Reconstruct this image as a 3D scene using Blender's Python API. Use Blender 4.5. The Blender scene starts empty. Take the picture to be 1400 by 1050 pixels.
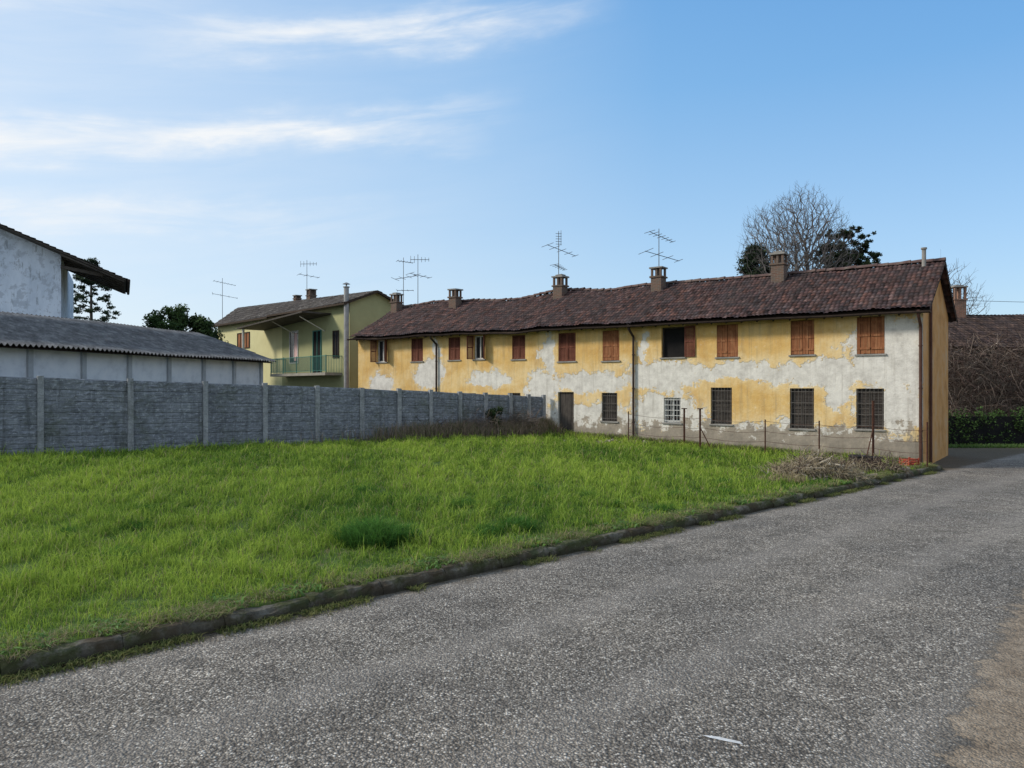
import bpy, math, random
import numpy as np
from mathutils import Vector, Matrix, noise
random.seed(7); rng=np.random.default_rng(7)
scene=bpy.context.scene
COL=scene.collection

# ------------------------------------------------------------------ helpers
class MB:
    def __init__(s): s.v=[]; s.f=[]; s.m=[]
    def quad(s,a,b,c,d,m=0):
        n=len(s.v); s.v+= [a,b,c,d]; s.f.append((n,n+1,n+2,n+3)); s.m.append(m)
    def poly(s,pts,m=0):
        n=len(s.v); s.v+=list(pts); s.f.append(tuple(range(n,n+len(pts)))); s.m.append(m)
    def box(s,a,b,m=0,M=None,j=0):
        x0,y0,z0=a; x1,y1,z1=b
        p=[(x0,y0,z0),(x1,y0,z0),(x1,y1,z0),(x0,y1,z0),(x0,y0,z1),(x1,y0,z1),(x1,y1,z1),(x0,y1,z1)]
        if j: p=[(q[0]+random.uniform(-j,j),q[1]+random.uniform(-j,j),q[2]+random.uniform(-j,j)) for q in p]
        if M is not None: p=[tuple(M@Vector(q)) for q in p]
        n=len(s.v); s.v+=p
        for f in [(0,3,2,1),(4,5,6,7),(0,1,5,4),(1,2,6,5),(2,3,7,6),(3,0,4,7)]:
            s.f.append(tuple(n+i for i in f)); s.m.append(m)
    def cyl(s,p0,p1,r0,r1=None,n=8,m=0,caps=True,capm=None):
        if r1 is None: r1=r0
        p0=Vector(p0); p1=Vector(p1); d=(p1-p0)
        if d.length<1e-6: return
        d.normalize(); a=Vector((0,0,1)) if abs(d.z)<.9 else Vector((1,0,0))
        u=d.cross(a).normalized(); w=d.cross(u)
        k=len(s.v)
        for i in range(n):
            t=2*math.pi*i/n; o=u*math.cos(t)+w*math.sin(t)
            s.v.append(tuple(p0+o*r0)); s.v.append(tuple(p1+o*r1))
        for i in range(n):
            j=(i+1)%n
            s.f.append((k+2*i,k+2*i+1,k+2*j+1,k+2*j)); s.m.append(m)
        if caps and n>3:
            cm=m if capm is None else capm
            s.f.append(tuple(k+2*i for i in range(n))); s.m.append(cm)
            s.f.append(tuple(k+2*i+1 for i in reversed(range(n)))); s.m.append(cm)
    def build(s,name,mats,parent=None,loc=(0,0,0),rotz=0,smooth=False,**props):
        me=bpy.data.meshes.new(name); me.from_pydata([tuple(v) for v in s.v],[],s.f)
        if not isinstance(mats,(list,tuple)): mats=[mats]
        for x in mats: me.materials.append(x)
        if len(mats)>1: me.polygons.foreach_set('material_index',s.m)
        if smooth: me.polygons.foreach_set('use_smooth',[True]*len(s.f))
        me.update()
        o=bpy.data.objects.new(name,me); COL.objects.link(o)
        o.location=loc; o.rotation_euler[2]=rotz
        if parent is not None: o.parent=parent
        for k,x in props.items(): o[k]=x
        return o

def thing(name,loc,rotz=0,**props):
    e=bpy.data.objects.new(name,None); e.empty_display_size=.3; COL.objects.link(e)
    e.location=loc; e.rotation_euler[2]=rotz
    for k,x in props.items(): e[k]=x
    return e

def np_mesh(name,V,F,mat,cols=None,parent=None,loc=(0,0,0),smooth=False,**props):
    me=bpy.data.meshes.new(name); n=len(V); m,k=F.shape
    me.vertices.add(n); me.vertices.foreach_set('co',np.ascontiguousarray(V,dtype=np.float32).ravel())
    me.loops.add(m*k); me.loops.foreach_set('vertex_index',np.ascontiguousarray(F,dtype=np.int32).ravel())
    me.polygons.add(m); me.polygons.foreach_set('loop_start',np.arange(0,m*k,k,dtype=np.int32))
    me.polygons.foreach_set('loop_total',np.full(m,k,dtype=np.int32))
    if smooth: me.polygons.foreach_set('use_smooth',np.ones(m,dtype=bool))
    me.update(calc_edges=True)
    if cols is not None:
        at=me.color_attributes.new('Col','FLOAT_COLOR','POINT')
        c=np.ones((n,4),dtype=np.float32); c[:,:3]=cols; at.data.foreach_set('color',c.ravel())
    me.materials.append(mat)
    o=bpy.data.objects.new(name,me); COL.objects.link(o); o.location=loc
    if parent is not None: o.parent=parent
    for kk,x in props.items(): o[kk]=x
    return o

# ------------------------------------------------------------------ materials
class NT:
    def __init__(s,mat):
        s.t=mat.node_tree; s.n=s.t.nodes; s.l=s.t.links
    def node(s,typ,**kw):
        x=s.n.new(typ)
        for k,v in kw.items(): setattr(x,k,v)
        return x
    def link(s,a,b): s.l.new(a,b)
    def setin(s,sock,v):
        if isinstance(v,bpy.types.NodeSocket): s.link(v,sock)
        else: sock.default_value=v
    def math(s,op,a,b=0.0,c=0.0,clamp=False):
        x=s.node('ShaderNodeMath',operation=op); x.use_clamp=clamp
        s.setin(x.inputs[0],a); s.setin(x.inputs[1],b); s.setin(x.inputs[2],c); return x.outputs[0]
    def vmath(s,op,a,b=(0,0,0),out=0):
        x=s.node('ShaderNodeVectorMath',operation=op); s.setin(x.inputs[0],a); s.setin(x.inputs[1],b); return x.outputs[out]
    def noise(s,vec,scale,detail=5,rough=.55,out='Fac',dist=0):
        x=s.node('ShaderNodeTexNoise'); s.link(vec,x.inputs['Vector']); x.inputs['Scale'].default_value=scale
        x.inputs['Detail'].default_value=min(detail,5); x.inputs['Roughness'].default_value=rough; x.inputs['Distortion'].default_value=dist
        return x.outputs[out]
    def ramp(s,fac,stops,interp='LINEAR'):
        x=s.node('ShaderNodeValToRGB'); s.link(fac,x.inputs[0]); r=x.color_ramp; r.interpolation=interp
        while len(r.elements)<len(stops): r.elements.new(.5)
        for e,(p,c) in zip(r.elements,stops):
            e.position=p; e.color=(c[0],c[1],c[2],1) if isinstance(c,(tuple,list)) else (c,c,c,1)
        return x.outputs[0]
    def mix(s,fac,a,b,blend='MIX'):
        x=s.node('ShaderNodeMix',data_type='RGBA',blend_type=blend)
        s.setin(x.inputs[0],fac)
        for i,v in ((6,a),(7,b)):
            if isinstance(v,tuple): v=(v[0],v[1],v[2],1)
            s.setin(x.inputs[i],v)
        return x.outputs[2]
    def map(s,v,a,b,c=0,d=1):
        x=s.node('ShaderNodeMapRange'); s.setin(x.inputs[0],v)
        for i,q in enumerate((a,b,c,d)): x.inputs[i+1].default_value=q
        return x.outputs[0]
    def bump(s,h,strength=.5,dist=.02,prev=None):
        x=s.node('ShaderNodeBump'); s.link(h,x.inputs['Height']); x.inputs['Strength'].default_value=strength; x.inputs['Distance'].default_value=dist
        if prev is not None: s.link(prev,x.inputs['Normal'])
        return x.outputs[0]
def newmat(name,rough=.85,spec=.25):
    m=bpy.data.materials.new(name); m.use_nodes=True; t=NT(m)
    b=t.n['Principled BSDF']; b.inputs['Roughness'].default_value=rough; b.inputs['Specular IOR Level'].default_value=spec
    tc=t.node('ShaderNodeTexCoord')
    return m,t,b,tc.outputs['Object']
def scl(t,vec,s):
    x=t.node('ShaderNodeMapping'); t.link(vec,x.inputs[0]); x.inputs['Scale'].default_value=s; return x.outputs[0]
def noisy(name,c1,c2,scale=4,rough=.85,bump=.3,bscale=40,bdist=.01,c3=None,stretch=None,spec=.2,metal=0,big=0):
    m,t,b,P=newmat(name,rough,spec)
    Q=scl(t,P,stretch) if stretch else P
    n=t.noise(Q,scale,5,.65)
    st=[(.3,c1),(.7,c2)] if c3 is None else [(.28,c1),(.5,c2),(.72,c3)]
    c=t.ramp(n,st)
    if big:
        g=t.noise(P,big,3); c=t.mix(t.map(g,.35,.65,0,.55),c,(.5,.5,.5),'MULTIPLY')
    t.link(c,b.inputs['Base Color'])
    h=t.noise(Q,bscale,3,.7); t.link(t.bump(h,bump,bdist),b.inputs['Normal']); b.inputs['Metallic'].default_value=metal
    return m
def attrmat(name,rough=.9,trans=0,bscale=30,bump=.3,tint=True):
    m,t,b,P=newmat(name,rough,.15)
    a=t.node('ShaderNodeAttribute',attribute_name='Col')
    col=a.outputs[0]
    if tint:
        n=t.noise(P,bscale,4,.7); col=t.mix(1.0,col,t.ramp(n,[(.25,.6),(.75,1.3)]),'MULTIPLY')
        g=t.noise(P,.8,4,.65); col=t.mix(t.map(g,.42,.7,0,.6),col,(.046,.038,.038)) 
        g2=t.noise(P,4,5,.75); col=t.mix(t.map(g2,.60,.72,0,.45),col,(.15,.14,.125))
        t.link(t.bump(n,bump,.02),b.inputs['Normal'])
    t.link(col,b.inputs['Base Color'])
    if trans:
        tr=t.node('ShaderNodeBsdfTranslucent'); t.link(col,tr.inputs[0])
        mx=t.node('ShaderNodeMixShader'); mx.inputs[0].default_value=trans
        t.link(b.outputs[0],mx.inputs[1]); t.link(tr.outputs[0],mx.inputs[2]); t.link(mx.outputs[0],t.n['Material Output'].inputs[0])
    return m

M_blade=attrmat('grass_blade',.7,.38,tint=False)
M_leaf=attrmat('leaf',.8,.15,tint=False)
M_tile=attrmat('roof_tile',.9,0,14,.5)
M_soil=noisy('lawn_soil',(.045,.075,.018),(.075,.125,.025),3,.95,.6,30,.03,c3=(.13,.115,.055))
M_ground=noisy('ground',(.05,.06,.03),(.09,.09,.05),.3,.95,.4,10,.03)
M_conc=noisy('pale_concrete',(.16,.155,.14),(.3,.29,.27),3,.95,.5,25,.01)
M_bark=noisy('bark',(.065,.058,.052),(.13,.115,.10),6,.95,.6,20,.02,stretch=(1,1,.2))
M_twig=noisy('twig',(.085,.078,.075),(.16,.145,.135),6,.95,.2)
M_vine=noisy('dry_vine',(.055,.036,.03),(.13,.09,.075),1,.95,.2)
M_vine2=noisy('pale_dry_vine',(.14,.105,.085),(.26,.21,.17),1,.95,.2)
M_straw=noisy('dry_straw',(.24,.19,.12),(.48,.41,.28),3,.95,.2)
M_cutwood=noisy('pale_cut_wood',(.42,.36,.26),(.62,.55,.43),8,.9,.3,20)
M_branch=noisy('cut_branch_bark',(.20,.175,.14),(.40,.36,.29),7,.95,.4,25,.02)
M_pipe=noisy('brown_pipe',(.055,.025,.018),(.10,.05,.035),5,.7,.1,spec=.2)
M_gutter=noisy('dark_gutter',(.03,.022,.02),(.06,.043,.035),5,.8,.1,spec=.15)
M_iron=noisy('rusty_iron',(.04,.02,.015),(.12,.05,.03),14,.8,.3)
M_grille=noisy('grey_iron_grille',(.07,.065,.06),(.15,.135,.12),14,.8,.3)
M_metal=noisy('antenna_metal',(.08,.08,.08),(.16,.16,.16),10,.45,.1,metal=.4)
M_dark=noisy('dark_interior',(.006,.006,.007),(.014,.013,.013),3,.9,.1)
M_wood=noisy('dark_wood',(.03,.022,.017),(.07,.05,.035),3,.9,.3,stretch=(8,8,1))
M_glass=newmat('window_glass',.15,.5)[0]; M_glass.node_tree.nodes['Principled BSDF'].inputs['Base Color'].default_value=(.02,.023,.028,1)
M_white=noisy('white_frame',(.4,.4,.38),(.6,.6,.57),10,.7,.15)
def brickmat(name,c1,c2,mortar):
    m,t,b,P=newmat(name,.95,.1)
    br=t.node('ShaderNodeTexBrick'); 
    sp=t.node('ShaderNodeSeparateXYZ'); t.link(P,sp.inputs[0])
    cb=t.node('ShaderNodeCombineXYZ'); t.link(t.math('ADD',sp.outputs[0],sp.outputs[1]),cb.inputs[0]); t.link(sp.outputs[2],cb.inputs[1])
    t.link(cb.outputs[0],br.inputs['Vector']); br.inputs['Scale'].default_value=1
    br.inputs['Brick Width'].default_value=.24; br.inputs['Row Height'].default_value=.07; br.inputs['Mortar Size'].default_value=.01
    br.inputs['Color1'].default_value=(*c1,1); br.inputs['Color2'].default_value=(*c2,1); br.inputs['Mortar'].default_value=(*mortar,1)
    n=t.noise(P,5,5,.7)
    c=t.mix(t.map(n,.4,.65,0,.8),br.outputs[0],(.11,.10,.085))
    t.link(c,b.inputs['Base Color']); t.link(t.bump(t.noise(P,30,4,.7),.5,.02),b.inputs['Normal']); return m
M_brick=brickmat('chimney_brick',(.17,.09,.06),(.12,.07,.05),(.17,.15,.13))
M_brick2=brickmat('red_brick',(.32,.14,.08),(.25,.10,.06),(.3,.25,.2))

def woodshutter(name,a,b_,c):
    m,t,b,P=newmat(name,.85,.15)
    v=t.noise(scl(t,P,(9,9,.6)),1.6,5,.7); w=t.noise(P,2.2,5,.6)
    col=t.ramp(v,[(.3,a),(.5,b_),(.72,c)]); col=t.mix(t.map(w,.45,.7,0,.7),col,a)
    t.link(col,b.inputs['Base Color']); t.link(t.bump(v,.5,.01),b.inputs['Normal']); return m
M_shO=woodshutter('weathered_orange_shutter',(.13,.05,.024),(.27,.11,.05),(.37,.20,.10))
M_shR=woodshutter('red_brown_shutter',(.075,.028,.018),(.15,.055,.036),(.23,.105,.068))
M_shG=woodshutter('grey_brown_shutter',(.032,.028,.026),(.065,.057,.05),(.12,.105,.09))

def facade():
    m,t,b,P=newmat('peeling_yellow_plaster',.95,.1)
    sp=t.node('ShaderNodeSeparateXYZ'); t.link(P,sp.inputs[0]); S,Z=sp.outputs[0],sp.outputs[2]
    cb=t.node('ShaderNodeCombineXYZ'); t.link(S,cb.inputs[0]); t.link(Z,cb.inputs[2]); P2=cb.outputs[0]
    nd=t.noise(P2,1.1,5,.62,'Color'); d=t.vmath('MULTIPLY',t.vmath('SUBTRACT',nd,(.5,.5,.5)),(1.9,0,1.2))
    PD=t.vmath('ADD',P2,d)
    ell=[(.8,3.7,1.6,1.35),(3.3,3.15,2.1,.48),(9.3,3.15,1.8,.62),(6.6,3.3,1.7,.36),(9.2,1.6,1.6,.9),(5.2,.8,5.2,.6),(.8,1.9,1.3,.8),
         (12.7,2.9,1.9,.5),(15.2,2.6,1.0,.85),(15.0,4.2,.4,.9),(18.4,3.1,1.4,.4),(22.3,3.35,1.05,.75),(21.9,4.6,.3,.5),(26.0,2.8,.95,.65),(13,1.1,3,.9),(19,1.3,5,.7),(2.7,2.4,.4,.6),(10.2,4.2,.25,.7)]
    f=None
    for (cx,cz,rx,rz) in ell:
        q=t.vmath('MULTIPLY',t.vmath('SUBTRACT',PD,(cx,0,cz)),(1/rx,0,1/rz)); L=t.vmath('LENGTH',q,out=1)
        v=t.math('SUBTRACT',1.0,L)
        f=v if f is None else t.math('MAXIMUM',f,v)
    low=t.map(Z,.7,1.2,.7,-1.2); f=t.math('MAXIMUM',f,low)
    n1=t.noise(P2,3.4,5,.72); n1b=t.noise(P2,11,4,.7)
    f=t.math('ADD',f,t.math('MULTIPLY',t.math('SUBTRACT',n1,.5),1.5)); f=t.math('ADD',f,t.math('MULTIPLY',t.math('SUBTRACT',n1b,.5),.55))
    mask=t.map(f,-.04,.09)
    ny=t.noise(P2,1.0,5,.68); yel=t.ramp(ny,[(.28,(.52,.305,.095)),(.5,(.63,.42,.155)),(.72,(.70,.525,.26))])
    st=t.noise(scl(t,P2,(3,1,.35)),1.3,5,.7); yel=t.mix(t.map(st,.48,.75,0,.6),yel,(.36,.26,.14))
    spk=t.noise(P2,7,5,.78); yel=t.mix(t.map(spk,.58,.68,0,.65),yel,(.68,.59,.42))
    fade=t.math('MULTIPLY',t.map(f,-.8,-.05,0,.65),t.map(ny,.25,.55)); yel=t.mix(fade,yel,(.74,.61,.37))
    nb=t.noise(P2,2.1,5,.75)
    bare=t.ramp(nb,[(.22,(.36,.34,.31)),(.42,(.55,.53,.48)),(.6,(.69,.67,.61)),(.78,(.50,.44,.35))])
    n3=t.noise(P2,1.7,5,.72); ex=t.math('ADD',t.map(Z,.2,2.2,.34,-.22),n3); 
    bare=t.mix(t.map(ex,.54,.58),bare,t.ramp(nb,[(.3,(.22,.195,.16)),(.7,(.42,.365,.29))]))
    col=t.mix(mask,yel,bare)
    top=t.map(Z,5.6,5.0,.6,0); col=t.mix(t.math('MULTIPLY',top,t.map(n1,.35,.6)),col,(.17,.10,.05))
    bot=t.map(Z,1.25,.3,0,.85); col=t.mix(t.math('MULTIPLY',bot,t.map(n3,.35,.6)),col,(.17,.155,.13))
    strk=t.noise(scl(t,P2,(5,1,.22)),1.5,5,.7); col=t.mix(t.map(strk,.53,.78,0,.55),col,(.21,.175,.13))
    t.link(col,b.inputs['Base Color'])
    h=t.math('ADD',t.math('MULTIPLY',mask,-.6),t.math('MULTIPLY',n1b,.8))
    t.link(t.bump(h,.8,.03),b.inputs['Normal']); return m
M_fac=facade()
M_gable=noisy('ochre_gable_plaster',(.32,.16,.055),(.50,.27,.095),1.2,.95,.4,14,.02,c3=(.46,.32,.19))
M_drab=noisy('drab_render',(.2,.16,.12),(.34,.28,.22),1.2,.95,.4,14,.02)

def asphalt():
    m,t,b,P=newmat('worn_asphalt',.92,.2)
    vo=t.node('ShaderNodeTexVoronoi'); t.link(P,vo.inputs['Vector']); vo.inputs['Scale'].default_value=50
    rnd=t.node('ShaderNodeSeparateColor'); t.link(vo.outputs['Color'],rnd.inputs[0])
    c=t.ramp(rnd.outputs[0],[(0,(.15,.132,.112)),(.5,(.27,.243,.205)),(.82,(.39,.355,.305)),(.93,(.58,.54,.47)),(1,(.74,.70,.62))])
    gap=t.map(vo.outputs['Distance'],.30,.75,0,.85); c=t.mix(gap,c,(.07,.062,.053))
    n=t.noise(P,.35,4,.6); c=t.mix(1.0,c,t.ramp(n,[(.3,(.80,.80,.80)),(.7,(1.2,1.17,1.12))]),'MULTIPLY')
    nn=t.noise(P,2.2,5,.75); c=t.mix(1.0,c,t.ramp(nn,[(.3,.68),(.7,1.27)]),'MULTIPLY')
    fine=t.noise(P,17,4,.75); c=t.mix(1.0,c,t.ramp(fine,[(.3,.55),(.7,1.42)]),'MULTIPLY')
    dk=t.vmath('DOT_PRODUCT',P,(-.678,.735,0),out=1)
    w=t.math('SINE',t.math('ADD',t.math('MULTIPLY',dk,3.3),t.math('MULTIPLY',n,3.0)))
    c=t.mix(t.map(w,.2,1,0,.22),c,(.36,.325,.28))
    cr=t.node('ShaderNodeTexVoronoi',feature='DISTANCE_TO_EDGE'); t.link(t.vmath('ADD',P,t.noise(P,1.5,4,.6,'Color')),cr.inputs['Vector']); cr.inputs['Scale'].default_value=.28
    c=t.mix(t.math('MULTIPLY',t.map(cr.outputs['Distance'],.0,.006,.6,0),t.map(n,.42,.58)),c,(.06,.06,.055))
    dv=t.vmath('DOT_PRODUCT',t.vmath('SUBTRACT',P,(2.92,5.03,0)),(.768,-.64,0),out=1)
    dv=t.math('ADD',dv,t.math('ADD',t.math('MULTIPLY',t.math('SUBTRACT',nn,.5),.9),t.math('MULTIPLY',t.math('SUBTRACT',fine,.5),.30))); 
    sand=t.ramp(nn,[(.3,(.17,.128,.088)),(.5,(.27,.212,.15)),(.7,(.38,.31,.23))])
    sand=t.mix(1.0,sand,t.ramp(rnd.outputs[1],[(0,.7),(1,1.2)]),'MULTIPLY'); sand=t.mix(1.0,sand,t.ramp(fine,[(.3,.75),(.7,1.2)]),'MULTIPLY')
    c=t.mix(t.map(dv,-.12,.0,0,.55),c,(.085,.072,.055)); c=t.mix(t.map(dv,-.02,.06,0,.93),c,sand)
    dl=t.vmath('DOT_PRODUCT',t.vmath('SUBTRACT',P,(-4.57,6.53,0)),(.678,-.735,0),out=1)
    dl=t.math('ADD',dl,t.math('MULTIPLY',t.math('SUBTRACT',nn,.5),.8)); c=t.mix(t.map(dl,.30,.04,0,.88),c,t.mix(fine,(.055,.045,.03),(.16,.125,.08)))
    t.link(c,b.inputs['Base Color'])
    h=t.math('ADD',t.math('SUBTRACT',1.0,vo.outputs['Distance']),t.math('MULTIPLY',fine,1.5))
    t.link(t.bump(h,1.0,.016),b.inputs['Normal']); return m
M_road=asphalt()
def kerbmat():
    m,t,b,P=newmat('mossy_kerb_concrete',.95,.1)
    n=t.noise(P,6,5,.75); c=t.ramp(n,[(.3,(.085,.076,.058)),(.5,(.16,.145,.115)),(.72,(.30,.28,.23))])
    g=t.noise(P,2.3,5,.75); c=t.mix(t.map(g,.42,.54,0,.85),c,t.mix(n,(.035,.042,.016),(.095,.11,.038)))
    s=t.noise(P,1.1,4,.7); c=t.mix(t.map(s,.48,.58,0,.8),c,(.085,.064,.042))
    sp=t.node('ShaderNodeSeparateXYZ'); t.link(P,sp.inputs[0]); c=t.mix(t.map(sp.outputs[2],.12,.04,0,.7),c,(.045,.038,.028))
    t.link(c,b.inputs['Base Color']); t.link(t.bump(t.noise(P,24,5,.8),1.0,.04),b.inputs['Normal']); return m
M_kerb=kerbmat()

def fencemat(name,dark,light,moss=.5,kk=.6):
    m,t,b,P=newmat(name,.95,.1)
    oi=t.node('ShaderNodeObjectInfo'); 
    P=t.vmath('ADD',P,t.vmath('MULTIPLY',oi.outputs['Location'],(1,1,0)))
    n=t.noise(P,2.2,5,.75); c=t.ramp(n,[(.3,dark),(.7,light)])
    k=t.noise(scl(t,P,(2.6,2.6,18)),1.5,5,.8); c=t.mix(t.map(k,.48,.62,0,kk),c,(.07,.077,.088))
    s=t.noise(P,9,5,.85); c=t.mix(t.map(s,.53,.62,0,.65),c,(.44,.46,.48))
    dr=t.noise(scl(t,P,(3.5,3.5,.4)),1.5,5,.7); c=t.mix(t.map(dr,.52,.68,0,.6),c,(.075,.08,.082))
    g=t.noise(P,.9,5,.7); c=t.mix(t.map(g,.52,.68,0,moss),c,(.09,.105,.06))
    t.link(c,b.inputs['Base Color']); t.link(t.bump(t.math('ADD',s,t.math('MULTIPLY',k,1.0)),1.0,.035),b.inputs['Normal']); return m
M_panel=fencemat('weathered_fence_concrete',(.15,.162,.185),(.30,.32,.355))
M_post=fencemat('fence_post_concrete',(.24,.25,.26),(.40,.41,.42),.3,.35)
M_shedwall=noisy('whitewashed_panel',(.42,.45,.49),(.58,.61,.65),1.6,.9,.3,20,.01,c3=(.66,.68,.70))
M_shedpost=noisy('grey_pilaster',(.27,.29,.31),(.40,.42,.44),2,.9,.3)
M_paleplast=noisy('pale_painted_post',(.5,.49,.42),(.65,.63,.55),2,.8,.2)
M_corr=noisy('lichen_fibre_cement',(.07,.07,.07),(.135,.135,.135),2.5,.9,.4,25,.01,c3=(.25,.25,.245))
def stained():
    m,t,b,P=newmat('stained_white_plaster',.9,.1)
    n=t.noise(scl(t,P,(1,1,.35)),.9,5,.7); c=t.ramp(n,[(.3,(.42,.49,.58)),(.55,(.58,.65,.74)),(.8,(.68,.73,.79))])
    k=t.noise(P,1.3,5,.75); c=t.mix(t.map(k,.52,.57,0,.6),c,(.32,.36,.42))
    k2=t.noise(scl(t,P,(2,2,.5)),1.6,5,.75); c=t.mix(t.map(k2,.56,.62,0,.7),c,(.22,.25,.28))
    t.link(c,b.inputs['Base Color']); t.link(t.bump(k,.5,.05),b.inputs['Normal']); return m
M_stain=stained()
M_green=noisy('olive_green_plaster',(.28,.285,.15),(.35,.355,.19),.8,.95,.2,20,.01)
M_yel=noisy('lemon_plaster',(.54,.51,.28),(.63,.60,.34),.8,.95,.2,20,.01)
M_teal=noisy('teal_railing_paint',(.03,.13,.11),(.05,.2,.16),8,.6,.1,spec=.4)
M_slab=noisy('balcony_slab',(.2,.19,.16),(.34,.32,.27),3,.9,.2)
M_canopy=noisy('canopy_sheet',(.04,.035,.03),(.09,.08,.07),3,.8,.2)
M_pink=noisy('curtain_cloth',(.5,.3,.28),(.65,.5,.48),5,.9,.1)
M_flue=noisy('steel_flue',(.22,.22,.22),(.34,.34,.33),3,.5,.1,metal=.3)
M_black=noisy('black_plastic',(.012,.012,.014),(.03,.03,.032),6,.5,.1,spec=.4)
M_redp=noisy('faded_red_plastic',(.24,.04,.02),(.36,.08,.045),6,.7,.1,spec=.2)
M_stone=noisy('rubble_stone',(.15,.13,.10),(.30,.265,.215),6,.95,.6,18,.03,c3=(.46,.42,.36))
M_paint=noisy('white_road_paint',(.45,.45,.43),(.7,.7,.68),12,.8,.3)

# ------------------------------------------------------------------ roof tile sheet
def tile_roof(name,s0,s1,fn,slope_len,palette,parent,row=.36,period=.21,samp=6,amp=.05,seed=1,rj=1.0,**props):
    r=np.random.default_rng(seed)
    ns=int((s1-s0)/period*samp)+1; S=np.linspace(s0,s1,ns); nr=max(2,int(round(slope_len/row)))
    V=[];C=[]
    ncol=int((s1-s0)/period)+3
    drift=np.cumsum(r.normal(0,.012,nr))
    for j in range(nr):
        jit=r.normal(0,.008*rj,ncol); sh=drift[j]+.02*np.sin(S*.6+j)
        ci=np.floor((S-s0+sh)/period).astype(int)%ncol
        ph=((S-s0+sh)/period)%1.0
        prof=amp*np.abs(np.sin(math.pi*ph))**.7 - .015
        pal=np.array(palette)[r.integers(0,len(palette),ncol)]*(1+r.normal(0,.25,(ncol,1)))
        edge=r.normal(0,.016*rj,ncol)/slope_len
        v0=j/nr; v1=(j+1)/nr
        for (v,lift,de) in ((v0,.05,1),(v1,.0,0)):
            vv=v+ (edge[ci] if de else 0)
            P=fn(S,vv); P=P.copy(); P[:,2]+=prof*(1.0 if de else .8)+lift+jit[ci]*(1 if de else .5)
            V.append(P); c=np.clip(pal[ci],.004,1)*(.35+.65*np.abs(np.sin(math.pi*ph)))[:,None]*(1.15 if de else .5); C.append(c)  # upper end of each row darkened: shade under the next tile painted in
    V=np.array(V); R=V.shape[0]; C=np.array(C)
    idx=np.arange(R*ns).reshape(R,ns)
    F=np.stack([idx[:-1,:-1],idx[:-1,1:],idx[1:,1:],idx[1:,:-1]],-1).reshape(-1,4)
    return np_mesh(name,V.reshape(-1,3),F,M_tile,C.reshape(-1,3),parent=parent,**props)
PAL_RED=[(.098,.058,.055),(.080,.052,.052),(.115,.066,.060),(.068,.050,.052),(.13,.085,.078),(.09,.068,.068),(.052,.043,.045),(.135,.072,.06)]
PAL_GREY=[(.11,.105,.10),(.09,.085,.08),(.14,.13,.12),(.075,.07,.068)]
PAL_BRN=[(.12,.085,.07),(.09,.065,.06),(.15,.10,.08)]

# ================================================================== GROUND & ROAD
K0=Vector((-4.57,6.53)); KD=Vector((.735,.678)).normalized(); KN=Vector((-KD.y,KD.x))
def kp(a,d,z=0): p=K0+KD*a+KN*d; return (p.x,p.y,z)
mb=MB()
mb.quad((-900,-200,-.02),(900,-200,-.02),(900,1500,-.02),(-900,1500,-.02))
mb.build('ground',M_ground,kind='structure')
mb=MB()
mb.poly([kp(-30,0),kp(-30,-60),(70,-20,0),(80,32.2,0),(17.5,32.6,0),(14.2,26.0,0),kp(25.3,0)])
mb.build('road',M_road,kind='structure')
mb=MB(); c=Vector((1.56,5.42))
mb.poly([(c.x-.13,c.y+.07,.004),(c.x-.02,c.y+.045,.004),(c.x+.12,c.y-.03,.004),(c.x+.13,c.y-.075,.004),(c.x+.03,c.y-.03,.004),(c.x-.09,c.y+.03,.004)])
mb.build('paint_scrap',M_paint,kind='structure')

LB=.145
def lawn_z(a,d):
    return LB+.030*np.clip(d,0,30)+.03*np.sin(a*.9+d*.4)*np.clip(d/3,0,1)+.02*np.sin(a*2.3-d*1.7)*np.clip(d/2,0,1)
A=np.linspace(-12,25.1,150); D=np.concatenate([[.155,.165],np.linspace(.3,22,90)])
AA,DD=np.meshgrid(A,D)
ZZ=lawn_z(AA,DD); ZZ[0,:]=-.05
X=K0.x+KD.x*AA+KN.x*DD; Y=K0.y+KD.y*AA+KN.y*DD
V=np.stack([X,Y,ZZ],-1); idx=np.arange(AA.size).reshape(AA.shape)
F=np.stack([idx[:-1,:-1],idx[:-1,1:],idx[1:,1:],idx[1:,:-1]],-1).reshape(-1,4)
np_mesh('lawn_ground',V.reshape(-1,3),F,M_soil,smooth=True,kind='structure')

mb=MB(); a=-9.0
while a<25.0:
    L=1.0; h=.160+random.uniform(-.018,.012); off=random.uniform(-.02,.02); nseg=18; tilt=random.uniform(-.014,.014)
    prev=None
    for i in range(nseg+1):
        aa=a+.004+(L-.008)*i/nseg
        chip=.075*max(0,noise.noise(Vector((aa*2.6,7,0)))-.02)+ (.016 if i in (0,nseg) else 0)
        def q(d,z): 
            w=noise.noise(Vector((aa*3,d*6,z*6)))*.022+noise.noise(Vector((aa*13,d*9,z*16)))*.018
            return kp(aa,d+off+w,z+w*.7+tilt*(i/nseg-.5)*2*(z>0))
        ring=[q(-.0,-.05),q(-.008,h*.3),q(.0,h*.62),q(.004+chip,h-.022-chip),q(.024+chip*1.1,h-chip*.5),q(.09,h+.003),q(.165,h),q(.17,-.04)]
        if prev:
            for k in range(len(ring)-1): mb.quad(prev[k],ring[k],ring[k+1],prev[k+1])
        else: mb.poly(ring[::-1])
        prev=ring
    mb.poly(prev); a+=L
mb.build('kerb',M_kerb,kind='structure')

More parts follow.
